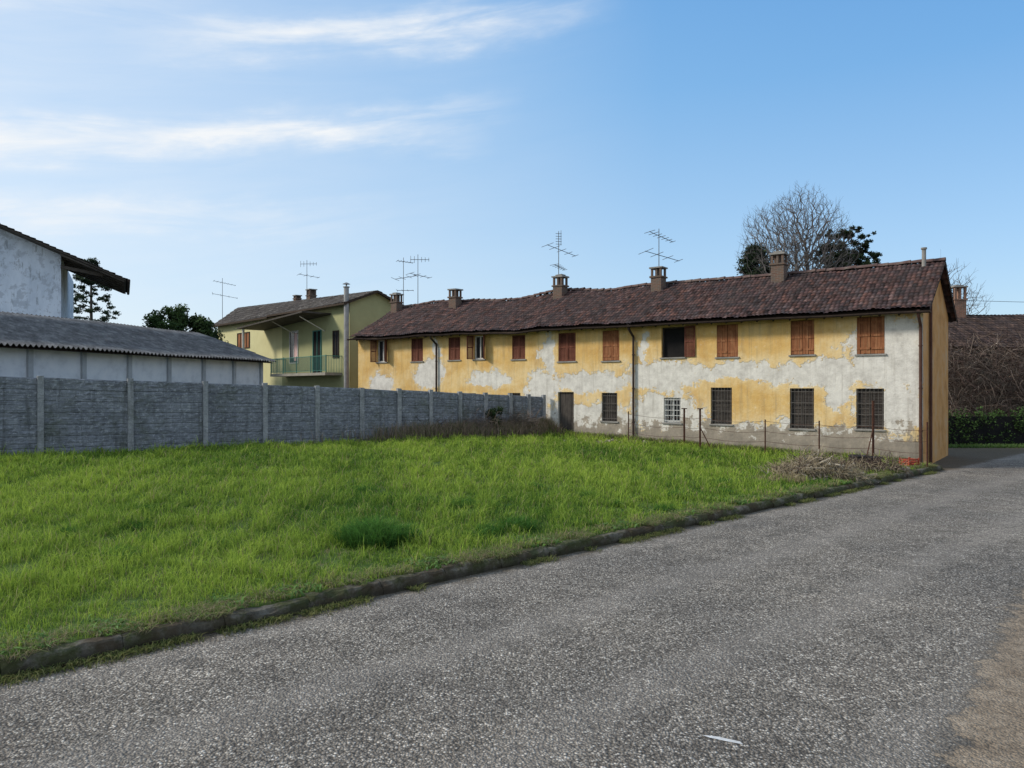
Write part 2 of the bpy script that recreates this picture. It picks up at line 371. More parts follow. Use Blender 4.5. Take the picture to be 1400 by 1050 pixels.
def blades(name,X,Y,Z,H,W,lean,C0,C1,mat,**props):
    n=len(X); th=rng.uniform(0,2*math.pi,n); ph=rng.uniform(0,2*math.pi,n)
    wx=np.cos(th)*W/2; wy=np.sin(th)*W/2; lx=np.cos(ph)*lean*H; ly=np.sin(ph)*lean*H
    V=np.zeros((n,5,3)); 
    V[:,0]=np.stack([X-wx,Y-wy,Z],-1); V[:,1]=np.stack([X+wx,Y+wy,Z],-1)
    V[:,2]=np.stack([X-wx*.8+lx*.3,Y-wy*.8+ly*.3,Z+H*.55],-1); V[:,3]=np.stack([X+wx*.8+lx*.3,Y+wy*.8+ly*.3,Z+H*.55],-1)
    V[:,4]=np.stack([X+lx,Y+ly,Z+H*(1-.35*lean)],-1)
    b=np.arange(n)[:,None]*5
    F=np.concatenate([b+np.array([[0,1,3]]),b+np.array([[0,3,2]]),b+np.array([[2,3,4]])],0)
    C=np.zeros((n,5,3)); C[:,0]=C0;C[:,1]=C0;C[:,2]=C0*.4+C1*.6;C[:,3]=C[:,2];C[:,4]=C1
    return np_mesh(name,V.reshape(-1,3),F,mat,C.reshape(-1,3),**props)
Nn=1050000
a=rng.uniform(-9,25,Nn); d=rng.uniform(.14,19,Nn)
X=K0.x+KD.x*a+KN.x*d; Y=K0.y+KD.y*a+KN.y*d; U=X/Y
fence_side=((X+14.7)*(-12)+(Y-21)*16.19)/20.15
fac_side=(X-13.49)*(-.61)+(Y-24)*(-.793)
keep=(Y>5.5)&(np.abs(U)<.76)&(fence_side<-.15)&(fac_side>.1)&(rng.random(Nn)<np.clip((8.5/Y)**1.25,0,1))
bare=(np.sin(a*1.7+1)+np.sin(d*2.3+a)+np.sin(a*5.1-d*4.3))/3
keep&=~((bare>.62)&(rng.random(Nn)<.6))
keep&=~((a>19.5)&(d<2.2)&(rng.random(Nn)<.6))
a=a[keep];d=d[keep];X=X[keep];Y=Y[keep]; n=len(X)
cl=(np.sin(a*2.1+np.sin(d*1.3)*2)+np.sin(d*2.7+np.sin(a*1.9)*2)+np.sin((a+d)*4.7)+np.sin((a-d)*6.1+1))/4
cl2=(np.sin(a*9.1+np.sin(d*5.3)*2)+np.sin(d*11.7+np.sin(a*7.9)*2)+np.sin((a+d)*17.3))/3
Zb=lawn_z(a,d)-.01
tall=(rng.random(n)<.05)
H=(.125+.085*cl+.075*cl2)*rng.uniform(.4,1.6,n)*np.clip(.55+d*.35,.55,1.15)*np.where(tall,1.8,1); H=np.clip(H,.03,.5)
W=np.maximum(.006,.00085*Y)
lean=rng.uniform(.1,1.2,n)
big=(np.sin(a*.55+.8)+np.sin(d*.7+a*.3)+np.sin(a*1.4-d*.9))/3
mixv=np.clip(.58+.40*big+.30*cl+.22*cl2+rng.normal(0,.24,n),0,1)[:,None]
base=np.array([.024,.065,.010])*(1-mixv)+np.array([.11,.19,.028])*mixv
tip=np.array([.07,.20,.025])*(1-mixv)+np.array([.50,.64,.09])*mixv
dry=(rng.random(n)<.06+.28*(d<.6))[:,None]; tip=np.where(dry,np.array([.50,.44,.22]),tip); base=np.where(dry,np.array([.18,.15,.06]),base)
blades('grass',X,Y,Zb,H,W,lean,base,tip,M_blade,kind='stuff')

def tuft(name,px,py,n,r,h,c0,c1,z=0,w=.009,lean=(.2,.9),**props):
    rr=r*np.sqrt(rng.random(n)); t=rng.uniform(0,6.283,n)
    X=px+rr*np.cos(t); Y=py+rr*np.sin(t)
    mv=rng.random(n)[:,None]
    return blades(name,X-px,Y-py,np.zeros(n)-.02,h*rng.uniform(.5,1.2,n)*(1-.4*rr/r),np.full(n,w),rng.uniform(lean[0],lean[1],n),np.array(c0)*(.6+.8*mv),np.array(c1)*(.6+.8*mv),M_blade,loc=(px,py,z),**props)
def ad(px,py):
    v=Vector((px,py))-K0; return v.dot(KD),v.dot(KN)
def gz(px,py):
    a_,d_=ad(px,py); return float(lawn_z(np.array(a_),np.array(d_)))
TUF=[(-2.2,11.4,.50,.62,1700),(-1.75,11.6,.35,.45,700),(.1,12.6,.34,.36,650),(-.35,12.2,.25,.28,350),(3.6,16.2,.3,.28,350),(-5.5,10.2,.35,.3,450),(-1.0,14.5,.35,.3,400)]
rt=random.Random(11)
for i in range(26):
    aa=rt.uniform(-1,18); dd=rt.uniform(.7,7); q=kp(aa,dd); TUF.append((q[0],q[1],rt.uniform(.15,.35),rt.uniform(.2,.36),rt.randint(130,320)))
for (px,py,r,h,n) in TUF:
    tuft('grass_tuft',px,py,n,r,h,(.022,.058,.011),(.10,.25,.04),z=gz(px,py),lean=(.3,1.2),label='taller darker green grass tuft growing in the lawn',category='grass tuft',group='tall tufts on the lawn')
n=20000; a_=rng.uniform(-6,24,n); d_=-np.abs(rng.normal(0,.10,n))-.01
kk=(np.sin(a_*2.2)+np.sin(a_*5.7+1)+np.sin(a_*.8)+np.sin(a_*13)*.5+(a_<3)*.8)>.15; a_=a_[kk]; d_=d_[kk]; n=len(a_)
Xw=K0.x+KD.x*a_+KN.x*d_; Yw=K0.y+KD.y*a_+KN.y*d_; mv=rng.random(n)[:,None]
blades('gutter_weeds',Xw,Yw,np.zeros(n)-.005,rng.uniform(.02,.12,n),np.full(n,.010),rng.uniform(.5,1.6,n),np.array([.06,.07,.025])+mv*.04,np.array([.14,.21,.04])+mv*np.array([.22,.12,.08]),M_blade,kind='stuff')
n=60000; a_=rng.uniform(-6,24.5,n); d_=rng.uniform(-.03,.45,n); mv=rng.random(n)[:,None]
kk=(np.sin(a_*1.3)+np.sin(a_*3.1+2)+np.sin(a_*7.3)+np.sin(a_*17)*.6+d_*9)>1.5; a_=a_[kk]; d_=d_[kk]; mv=mv[kk]; n=len(a_)
Xw=K0.x+KD.x*a_+KN.x*d_; Yw=K0.y+KD.y*a_+KN.y*d_
blades('kerb_edge_grass',Xw,Yw,np.full(n,.14),rng.uniform(.03,.16,n),np.full(n,.008),rng.uniform(.6,2.0,n),np.array([.09,.08,.04])+mv*.03,np.where(mv>.5,np.array([.42,.35,.20]),np.array([.20,.34,.06])),M_blade,kind='stuff')
n=4200; a_=rng.uniform(-5,20,n); d_=np.abs(rng.normal(.30,.24,n))+.08
kk=(np.sin(a_*2.9)+np.sin(a_*6.3+1))>.4; a_=a_[kk]; d_=d_[kk]; n=len(a_)
Xw=K0.x+KD.x*a_+KN.x*d_; Yw=K0.y+KD.y*a_+KN.y*d_; mv=rng.random(n)[:,None]
blades('broadleaf_weeds',Xw,Yw,np.full(n,.155),rng.uniform(.06,.14,n),np.full(n,.035),rng.uniform(.7,1.6,n),np.array([.05,.10,.02])+mv*.02,np.array([.15,.30,.05])+mv*.08,M_blade,kind='stuff')

# ================================================================== YELLOW HOUSE
ROT=math.atan2(.61,-.793)
EX=Vector((-.793,.61,0)).normalized(); NO=Vector((-EX.y,EX.x,0)); CO=Vector((13.49,24,0))
def fw(s,o,z=0): return CO+EX*s+NO*o+Vector((0,0,z))
house=thing('farmhouse',CO,ROT,label='long two-storey farmhouse with peeling yellow plaster and tiled roof',category='house')
LEN=27.9; DEP=6.0
def E(s): return 5.42+.009*s
def R(s):
    s=np.asarray(s,dtype=float)
    k=np.clip((s-11)/5,0,1)
    return 7.13+.010*s-.03*np.sin(s*.33)+.075*np.sin(s*.8+1)*k-.17*np.exp(-((s-18.6)/1.2)**2)-.10*np.exp(-((s-13.2)/.9)**2)+.02*np.sin(s*2.1)*k
def eave_dip(s):
    s=np.asarray(s,dtype=float)
    return (.05*np.sin(s*.9+.5)+.03*np.sin(s*2.6))*np.clip((s-11)/3,0,1)-.10*np.exp(-((s-16.5)/1.3)**2)+.012*np.sin(s*1.7)
WIN=[(1.58,.87,3.80,5.08,'O'),(3.83,.82,3.84,5.08,'O'),(6.61,.84,3.83,5.08,'O'),(8.86,1.0,3.88,5.10,'H'),
 (11.71,.82,3.81,5.10,'O'),(13.94,.92,3.84,5.10,'R'),(16.63,.77,4.0,5.12,'R'),(19.03,.70,4.06,5.2,'W'),(20.66,.79,4.06,5.2,'R'),(23.27,.85,4.05,5.25,'R'),(25.95,.80,4.07,5.27,'W'),
 (1.60,.87,1.23,2.62,'G'),(3.85,.84,1.18,2.63,'G'),(6.85,.84,1.25,2.66,'G'),(8.89,.73,1.25,2.25,'B'),(11.78,.76,1.23,2.44,'G'),(14.0,.84,.55,2.47,'D'),
 (16.9,.75,1.3,2.42,'G'),(19.6,.7,1.4,2.4,'G'),(23.3,.7,1.4,2.4,'G')]
sc=sorted(set([0,LEN]+[round(w[0]-w[1]/2,3) for w in WIN]+[round(w[0]+w[1]/2,3) for w in WIN]+[i*1.4 for i in range(1,20)]))
zc=sorted(set([-.3,5.3]+[w[2] for w in WIN]+[w[3] for w in WIN]))
def inwin(s,z): return any(abs(s-w[0])<w[1]/2 and w[2]<z<w[3] for w in WIN)
mb=MB()
for i in range(len(sc)-1):
    for j in range(len(zc)-1):
        sa,sb=sc[i],sc[i+1]; za,zb=zc[j],zc[j+1]
        if inwin((sa+sb)/2,(za+zb)/2): continue
        mb.quad((sb,0,za),(sa,0,za),(sa,0,zb),(sb,0,zb))
    sa,sb=sc[i],sc[i+1]
    mb.quad((sb,0,5.3),(sa,0,5.3),(sa,0,E(sa)),(sb,0,E(sb)))
RV=.2
for (s,w,z0,z1,ty) in WIN:
    a_,b_=s-w/2,s+w/2
    mb.quad((a_,0,z0),(a_,-RV,z0),(a_,-RV,z1),(a_,0,z1)); mb.quad((b_,-RV,z0),(b_,0,z0),(b_,0,z1),(b_,-RV,z1))
    mb.quad((a_,0,z0),(b_,0,z0),(b_,-RV,z0),(a_,-RV,z0)); mb.quad((a_,-RV,z1),(b_,-RV,z1),(b_,0,z1),(a_,0,z1))
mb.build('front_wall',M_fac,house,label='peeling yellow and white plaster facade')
mb=MB()
mb.poly([(0,0,-.3),(0,-DEP,-.3),(0,-DEP,5.42),(0,-DEP/2,7.12),(0,0,5.42)])
mb.poly([(LEN,-DEP,-.3),(LEN,0,-.3),(LEN,0,E(LEN)),(LEN,-DEP/2,7.4),(LEN,-DEP,E(LEN))])
mb.quad((0,-DEP,-.3),(LEN,-DEP,-.3),(LEN,-DEP,E(LEN)),(0,-DEP,5.42))
mb.build('gable_wall',M_gable,house)
def planks(mb,x0,x1,z0,z1,o0,o1,n,m=0,gap=.006,jit=.004):
    w=(x1-x0)/n
    for i in range(n):
        mb.box((x0+i*w+gap/2,o0,z0+random.uniform(0,jit)),(x0+(i+1)*w-gap/2,o1+random.uniform(-jit,jit),z1-random.uniform(0,jit)),m)
def louvre(mb,x0,x1,z0,z1,o,m=0):
    f=.05; mb.box((x0,o-.02,z0),(x0+f,o+.02,z1),m); mb.box((x1-f,o-.02,z0),(x1,o+.02,z1),m)
    for zz in (z0,z1-f,(z0+z1)/2-f/2): mb.box((x0+f,o-.018,zz),(x1-f,o+.018,zz+f),m)
    k=int((z1-z0)/.055)
    for i in range(k):
        z=z0+f+(z1-z0-2*f)*(i+.2)/k
        mb.quad((x0+f,o+.012,z),(x1-f,o+.012,z),(x1-f,o-.012,z+.04),(x0+f,o-.012,z+.04),m)
for (s,w,z0,z1,ty) in WIN:
    a_,b_=-w/2,w/2; h=z1-z0
    wd=MB()
    wd.quad((b_,-.17,0),(a_,-.17,0),(a_,-.17,h),(b_,-.17,h))
    win=wd.build('window' if ty!='D' else 'door',M_dark if ty in 'HGRO' else M_glass,house,loc=(s,0,z0))
    sl=MB(); sl.box((a_-.06,-.02,-.06),(b_+.06,.05,-.003),0,j=.004); 
    if ty!='D': sl.build('sill',M_conc,win)
    if ty in 'OR':
        mt=M_shO if ty=='O' else M_shR
        for (x0,x1) in ((a_+.005,-.006),(.006,b_-.005)):
            sh=MB(); tilt=random.uniform(-.012,.012)
            if ty=='O':
                planks(sh,x0,x1,.01+tilt*.5,h-.01,-.045,-.015,4,jit=.012)
                for zz in (.15*h,.5*h,.85*h): sh.box((x0+.01,-.0165,zz-.035),(x1-.01,.004,zz+.035))
            else: louvre(sh,x0,x1,.01,h-.01,-.03)
            sh.build('shutter',mt,win)
    elif ty=='G':
        for (x0,x1) in ((a_+.01,-.006),(.006,b_-.01)):
            sh=MB(); louvre(sh,x0,x1,.01,h-.01,-.12); sh.build('shutter',M_shG,win)
        g=MB()
        for i in range(7): 
            x=a_+.05+(w-.1)*i/6; g.cyl((x,-.02,0),(x,-.02,h),.008,n=5)
        for i in range(4):
            z=.12+(h-.24)*i/3; g.box((a_,-.026,z-.009),(b_,-.014,z+.009))
        g.build('window_grille',M_grille,win)
    elif ty=='B':
        fr=MB()
        for q in [((a_,-.16,0),(a_+.06,-.1,h)),((b_-.06,-.16,0),(b_,-.1,h)),((a_+.06,-.16,0),(b_-.06,-.1,.06)),((a_+.06,-.16,h-.06),(b_-.06,-.1,h)),((-.03,-.158,.06),(.03,-.098,h-.06))]: fr.box(*q)
        fr.build('frame',M_white,win)
        g=MB()
        for i in range(6): 
            x=a_+.04+(w-.08)*i/5; g.cyl((x,-.03,0),(x,-.03,h),.011,n=5)
        for i in range(5):
            z=.08+(h-.16)*i/4; g.box((a_,-.037,z-.012),(b_,-.02,z+.012))
        g.build('window_grille',M_white,win)
    elif ty=='H':
        sh=MB(); louvre(sh,a_-.46,a_-.02,0,h,.03); sh.build('shutter',M_shR,win,label='red-brown shutter swung open')
        fr=MB()
        for q in [((a_,-.16,0),(a_+.05,-.1,h)),((b_-.05,-.16,0),(b_,-.1,h)),((a_+.05,-.16,h-.05),(b_-.05,-.1,h))]: fr.box(*q)
        fr.build('frame',M_shG,win)
    elif ty=='W':
        fr=MB()
        for q in [((a_,-.16,0),(a_+.06,-.1,h)),((b_-.06,-.16,0),(b_,-.1,h)),((a_+.06,-.16,0),(b_-.06,-.1,.06)),((a_+.06,-.16,h-.06),(b_-.06,-.1,h)),((-.03,-.158,.06),(.03,-.098,h-.06))]: fr.box(*q)
        fr.build('frame',M_white,win)
        for sg in (-1,1):
            tmp=MB(); x0=a_ if sg<0 else b_
            louvre(tmp,min(0,sg*.34),max(0,sg*.34),0,h,0)
            M=Matrix.Translation((x0,.03,0))@Matrix.Rotation(math.radians(sg*58),4,'Z')
            tmp.v=[tuple(M@Vector((v[0],v[1],v[2]))) for v in tmp.v]
            tmp.build('shutter',M_shR,win)
    elif ty=='D':
        dl=MB(); planks(dl,a_+.02,b_-.02,0,h-.02,-.14,-.10,5); dl.build('door_leaf',M_shG,win)
def fn_front(S,v):
    v=np.broadcast_to(v,S.shape); o=.5-3.5*v; e=5.42+.009*S; r=R(S); sl=(r-e)/3.0
    rough=np.clip((S-12)/4,0,1)
    sag=-.03*np.sin(S*.9)*np.sin(v*3)-.012*np.sin(S*2.3+1)+rough*(.035*np.sin(S*3.3+v*4)*np.sin(v*7)-.08*np.sin(S*1.1+2)*np.sin(v*3.1))
    z=e-sl*o+.06+sag*.8+eave_dip(S)*np.clip(1-v*3,0,1)*.6; return np.stack([S,o,z],-1)
def fn_back(S,v):
    v=np.broadcast_to(v,S.shape); o=-6.5+3.5*v; e=5.42+.009*S; r=R(S); sl=(r-e)/3.0
    z=e+sl*(o+6.0)+.06; return np.stack([S,o,z],-1)
tile_roof('roof',-.28,LEN+.25,fn_front,4.05,PAL_RED,house,seed=3,row=.27,period=.15,amp=.04,rj=1.3,label='sagging roof of worn red-brown barrel tiles')
tile_roof('rear_roof_slope',-.28,LEN+.25,fn_back,4.05,PAL_RED,house,seed=4,samp=4)
mb=MB(); s=-.28
while s<LEN+.2:
    z=float(R(s))+.085; j=random.uniform(-.02,.02); tw=random.uniform(-.025,.025)
    k=8; r0=.12; r1=.10; L=.42
    for i in range(k):
        t0=math.pi*i/k; t1=math.pi*(i+1)/k
        mb.quad((s,-3+tw+r0*math.cos(t0),z+r0*math.sin(t0)+j),(s,-3+tw+r0*math.cos(t1),z+r0*math.sin(t1)+j),(s+L,-3-tw+r1*math.cos(t1),z+r1*math.sin(t1)),(s+L,-3-tw+r1*math.cos(t0),z+r1*math.sin(t0)))
    s+=.37
M_ridge=noisy('ridge_tile',(.065,.045,.042),(.115,.075,.068),3,.95,.5,20,.02,c3=(.17,.145,.125))
mb.build('ridge_tiles',M_ridge,house)
mb=MB(); K=56
for i in range(K):
    sa=-.25+(LEN+.45)*i/K; sb=-.25+(LEN+.45)*(i+1)/K
    def zz(s,o): return E(s)-(R(s)-E(s))/3*o
    mb.quad((sa,.48,float(zz(sa,.48))-.08),(sb,.48,float(zz(sb,.48))-.08),(sb,-3.0,float(zz(sb,-3))-.10),(sa,-3.0,float(zz(sa,-3))-.10))
for i in range(48):
    s=.05+i*.585
    if s>LEN: break
    z0=float(E(s)); sl=float((R(s)-E(s))/3)
    mb.cyl((s,.44,z0-sl*.44-.13),(s,-.1,z0+sl*.1-.13),.045,n=4)
mb.poly([(-.262,.48,E(0)-.57*.48-.04),(-.262,-3,7.09),(-.262,-3,7.21),(-.262,.48,E(0)-.57*.48+.08)])
mb.poly([(-.262,-6.48,E(0)-.57*.48-.04),(-.262,-6.48,E(0)-.57*.48+.08),(-.262,-3,7.21),(-.262,-3,7.09)])
mb.quad((-.26,-.0,E(0)-.02),(0,0,E(0)-.02),(0,-3,7.1),(-.26,-3,7.1))
mb.build('eaves_boarding',M_wood,house)
mb=MB()
for i in range(60):
    sa=-.3+(LEN+.5)*i/60; sb=-.3+(LEN+.5)*(i+1)/60
    za=float(E(sa)-(R(sa)-E(sa))/3*.56+eave_dip(sa)*.6)+.02; zb=float(E(sb)-(R(sb)-E(sb))/3*.56+eave_dip(sb)*.6)+.02
    for k in range(6):
        t0=math.pi+math.pi*k/6; t1=math.pi+math.pi*(k+1)/6; r=.075
        mb.quad((sa,.57+r*math.cos(t0),za+r*math.sin(t0)),(sb,.57+r*math.cos(t0),zb+r*math.sin(t0)),(sb,.57+r*math.cos(t1),zb+r*math.sin(t1)),(sa,.57+r*math.cos(t1),za+r*math.sin(t1)))
mb.build('gutter',M_gutter,house)
def downpipe(s,z0=.1,r=.05,m=M_pipe):
    mb=MB(); zt=float(E(s))-.32
    mb.cyl((s,.56,zt+.05),(s,.5,zt-.12),r,n=8); mb.cyl((s,.5,zt-.12),(s,.09,zt-.42),r,n=8); mb.cyl((s,.09,zt-.42),(s,.09,z0),r,n=8)
    for z in (1.2,2.6,4.0): mb.cyl((s,.09,z),(s,.09,z+.05),r*1.25,n=8)
    mb.build('downpipe',m,house,smooth=False)
downpipe(.06); downpipe(10.59,m=M_gutter); downpipe(21.81,m=M_gutter)
mb=MB(); mb.cyl((-.07,-1.1,0),(-.07,-1.1,6.0),.05,n=8); mb.build('downpipe',M_pipe,house)
mb=MB(); mb.cyl((.35,-2.6,7.0),(.35,-2.6,7.62),.07,n=10); mb.cyl((.35,-2.6,7.62),(.35,-2.6,7.68),.1,n=10); mb.build('vent_pipe',M_conc,house)
def chimney(parent,s,o,zb,zt,w,mat=M_brick,k=0):
    c=MB(); hw=w/2; H=zt-zb
    c.box((-hw,-hw,0),(hw,hw,H*.62),0,j=.01)
    c.box((-hw-.05,-hw-.05,H*.62+.002),(hw+.05,hw+.05,H*.62+.07),0,j=.008)
    g=hw*.34
    for sx in (-1,1):
        for sy in (-1,1): c.box((sx*hw if sx<0 else hw-g,sy*hw if sy<0 else hw-g,H*.62+.072),((-hw+g) if sx<0 else hw,(-hw+g) if sy<0 else hw,H-.11))
    c.box((-g*.5,-hw+.02,H*.62+.072),(g*.5,hw-.02,H-.11))
    c.box((-hw-.06,-hw-.06,H-.108),(hw+.06,hw+.06,H-.04),1,j=.01)
    if k%2==0: c.box((-hw*.7,-hw*.7,H-.038),(hw*.7,hw*.7,H+.04),1,j=.015)
    return c.build('chimney',[mat,M_conc],parent,loc=(s,o,zb))
for i,(s,zt,w) in enumerate([(5.46,8.08,.5),(10.75,8.06,.5),(16.0,8.15,.52),(22.9,8.1,.5),(27.5,8.2,.48)]):
    chimney(house,s,-2.55,6.7,zt,w,k=i)

# ================================================================== ANTENNAS
def antenna(x,y,zb,zt,az,style,label):
    t=thing('tv_antenna',(x,y,zb),az,label=label,category='antenna',group='television antennas on the roofs')
    H=zt-zb; m=MB(); m.cyl((0,0,-.3),(0,0,H),.022,.016,n=6); m.build('mast',M_metal,t)
    def yagi(z,L,ne,el,tilt=0,horiz=True,rot=0):
        b=MB(); dx=math.cos(rot); dy=math.sin(rot)
        b.cyl((-dx*L*.4,-dy*L*.4,z-tilt*.4),(dx*L*.6,dy*L*.6,z+tilt*.6),.015,n=4)
        for i in range(ne):
            q=-.38+.96*i/(ne-1); l=el*(1-.45*i/(ne-1)); c=(dx*L*q,dy*L*q,z+tilt*q)
            if horiz: b.cyl((c[0]+dy*l/2,c[1]-dx*l/2,c[2]+.04*l),(c[0]-dy*l/2,c[1]+dx*l/2,c[2]-.04*l),.012,n=4)
            else: b.cyl((c[0],c[1],c[2]-l/2),(c[0],c[1],c[2]+l/2),.012,n=4)
        b.build('antenna_head',M_metal,t)
    if style==0:
        yagi(H*.72,1.9,5,.9,-.35,rot=.5); yagi(H*.45,1.2,6,.5,-.1,rot=.9)
        b=MB()
        for i in range(5): b.cyl((-.15,0,H*.8+i*.13),(.15,0,H*.8+i*.13),.012,n=4)
        b.cyl((.12,0,H*.78),(.12,0,H+.05),.012,n=4); b.build('antenna_head',M_metal,t)
    elif style==1:
        yagi(H*.88,1.7,7,.6,-.25,rot=.6); yagi(H*.55,1.9,4,1.1,-.3,rot=.35)
    elif style==2:
        yagi(H*.92,1.0,6,.45,-.05,rot=.5); yagi(H*.6,1.5,4,.9,.12,rot=-.4); yagi(H*.35,1.0,4,.6,0)
    else:
        yagi(H*.9,1.1,6,.42,.05,horiz=False); yagi(H*.6,1.5,4,.8,-.1,rot=.5)
p=fw(16.4,-3); antenna(p.x,p.y,7.25,10.45,.15,0,'tall grey aerial with stacked elements on tiled ridge')
p=fw(10.95,-3); antenna(p.x,p.y,7.2,9.85,.1,1,'grey aerial with tilted boom on tiled ridge')
p=fw(27.6,-3.2); antenna(p.x,p.y,7.4,10.4,0,2,'grey three-boom aerial beside the end chimney')
p=fw(26.2,-3); antenna(p.x,p.y,7.4,10.4,.3,3,'slim grey aerial on tiled ridge')
antenna(-14.3,51.0,8.9,11.6,.2,3,'grey aerial on the green house roof')
antenna(-23.2,58.6,8.4,11.5,0,1,'grey aerial with long boom on the yellow house roof')

# ================================================================== CONCRETE FENCE
FA=Vector((-14.7,21,0)); FD=Vector((16.19,12,0)); FL=FD.length
fence=thing('concrete_fence',FA,math.atan2(12,16.19),label='weathered grey precast concrete panel wall beside the lawn',category='wall')
T=[-.46,-.33,-.2,-.075,.0483,.1665,.277,.3754,.4688,.5559,.634,.7044,.7734,.837,.902,.952,.995]
def ftop(t): return 2.97-.62*t-.18*max(0,t-.5)
def fbase(t):
    p=FA+FD*t; a_,d_=ad(p.x,p.y); return .115+.031*max(0,d_)-.15
for i,t in enumerate(T):
    mb=MB(); zb=fbase(t); zt=ftop(t)+.06+random.uniform(-.02,.02); mb.box((-.08,-.10,zb-.3),(.08,.055,zt),0,j=.008)
    mb.build('fence_post',M_post,fence,loc=(t*FL,0,0))
    if i==len(T)-1: break
    t1=T[i+1]; L=(t1-t)*FL-.16; pb=MB(); z0=fbase(t); nrow=7
    za,zb2=ftop(t)+random.uniform(-.02,.02),ftop(t1)+random.uniform(-.02,.02)
    hh0=(za-z0)/nrow; 
    for r in range(nrow):
        zl0=z0+hh0*r; zl1=zl0+hh0-.007
        dz=(zb2-za)*(r+1)/nrow; dz0=(zb2-za)*r/nrow
        nx_=max(2,int(L/.09)); b=.016; off=random.uniform(0,.008)
        rows=[(0,-.010),(b,-.026),(.30*hh0,-.032),(.34*hh0,-.026),(.50*hh0,-.031),(.66*hh0,-.026),(.70*hh0,-.032),(hh0-.007-b,-.026),(hh0-.007,-.010)]
        k0=len(pb.v)
        for (dzz,o) in rows:
            for ix in range(nx_+1):
                f=ix/nx_; x=L*f; zb_=zl0+dz0*f; zt_=zl1+dz*f; z=zb_+(zt_-zb_)*(dzz/(hh0-.007))
                w=noise.noise(Vector((x*9+i*9,z*12,r)))*.024
                pb.v.append((x,o-off+(w if o<-.015 else 0),z))
        for jj in range(len(rows)-1):
            for ix in range(nx_):
                q=k0+jj*(nx_+1)+ix; pb.f.append((q,q+1,q+nx_+2,q+nx_+1)); pb.m.append(0)
        pb.quad((0,-.010,zl1+0),(L,-.010,zl1+dz),(L,-.010,zl1+dz+.007),(0,-.010,zl1+.007))
    pb.quad((L,.03,z0),(0,.03,z0),(0,.03,za),(L,.03,zb2)); pb.quad((0,-.010,za),(L,-.010,zb2),(L,.03,zb2),(0,.03,za))
    pb.build('fence_panel',M_panel,fence,loc=(t*FL+.08,0,0))

# ================================================================== SHED
S1=Vector((-12.35,36.0,0)); sd=Vector((-.267,-.964,0)).normalized()
srot=math.atan2(sd.y,sd.x)
shed=thing('storage_shed',S1,srot,label='low white panel shed with grey corrugated roof behind the wall',category='shed')
SL=15.6; SZ=4.05
mb=MB(); mb.box((0,-8,-.2),(SL,0,SZ)); mb.poly([(-.002,-8,SZ),(-.002,0,SZ),(-.002,-4,SZ+1.3)]); 
mb.build('shed_wall',M_shedwall,shed)
for i in range(9):
    mb=MB(); x=.05+i*2.1
    if x>SL-.1: break
    mb.box((x-.09,.0025,-.2),(x+.09,.09,SZ-.12)); mb.build('pilaster',M_shedpost,shed)
mb=MB(); mb.box((-.1,.003,SZ-.118),(SL,.12,SZ+.0)); mb.build('top_beam',M_shedpost,shed)
def corr(name,parent,x0,x1,o0,z0,o1,z1,mat=M_corr,per=.20,rows=8,**props):
    n=int((x1-x0)/per*6); xs=np.linspace(x0,x1,n); V=[]
    for j in range(rows+1):
        v=j/rows; o=o0+(o1-o0)*v; z=z0+(z1-z0)*v
        for lift in ((.03,) if j==0 else (0,.03) if j<rows else (0,)):
            zz=z+.045*np.sin(xs/per*2*math.pi)+lift+.02*np.sin(xs*.7+j)
            V.append(np.stack([xs,np.full(n,o)+.02*np.sin(np.floor(xs/1.1)*5),zz],-1))
    V=np.array(V); R_=V.shape[0]; idx=np.arange(R_*n).reshape(R_,n)
    F=np.stack([idx[:-1,:-1],idx[:-1,1:],idx[1:,1:],idx[1:,:-1]],-1).reshape(-1,4)
    return np_mesh(name,V.reshape(-1,3),F,mat,parent=parent,**props)
corr('shed_roof',shed,-.45,SL,.55,SZ-.10,-4,SZ+1.42,rows=4)
corr('rear_roof_slope',shed,-.45,SL,-8.5,SZ-.10,-4,SZ+1.42,rows=3)
mb=MB()
mb.quad((-.4,.5,SZ-.18),(-.4,-4,SZ+1.33),(SL,-4,SZ+1.33),(SL,.5,SZ-.18)); mb.quad((-.4,-8.4,SZ-.18),(SL,-8.4,SZ-.18),(SL,-4,SZ+1.33),(-.4,-4,SZ+1.33))
mb.build('roof_underside',M_wood,shed)

# ================================================================== WHITE HOUSE
wh=thing('white_house',(-25.9,42,0),math.radians(28),label='stained white plaster house with wide dark overhanging roof',category='house')
mb=MB(); SLP=.424; XT=3.3
def lz(x): return 8.95+SLP*(XT-x)
rx=-8.0; wl=-16.0
mb.poly([(wl,0,-.2),(0,0,-.2),(0,0,lz(0)-.05),(rx,0,lz(rx)-.05),(wl,0,lz(0)-.05)])
mb.quad((0,0,-.2),(0,12,-.2),(0,12,lz(0)-.05),(0,0,lz(0)-.05))
mb.quad((wl,12,-.2),(wl,0,-.2),(wl,0,lz(0)-.05),(wl,12,lz(0)-.05))
mb.build('house_wall',M_stain,wh)
def slab(mb,xa,za,xb,zb,y0,y1,th,m=0):
    p=[(xa,y0,za),(xb,y0,zb),(xb,y1,zb),(xa,y1,za),(xa,y0,za+th),(xb,y0,zb+th),(xb,y1,zb+th),(xa,y1,za+th)]
    n=len(mb.v); mb.v+=p
    for f in [(0,3,2,1),(4,5,6,7),(0,1,5,4),(1,2,6,5),(2,3,7,6),(3,0,4,7)]: mb.f.append(tuple(n+i for i in f)); mb.m.append(m)
mb=MB()
slab(mb,rx,lz(rx)-.02,XT,lz(XT)-.02,-.9,6,.09); slab(mb,rx-.001,lz(rx)-.02,wl-XT,lz(XT)-.02,-.9,6,.09)
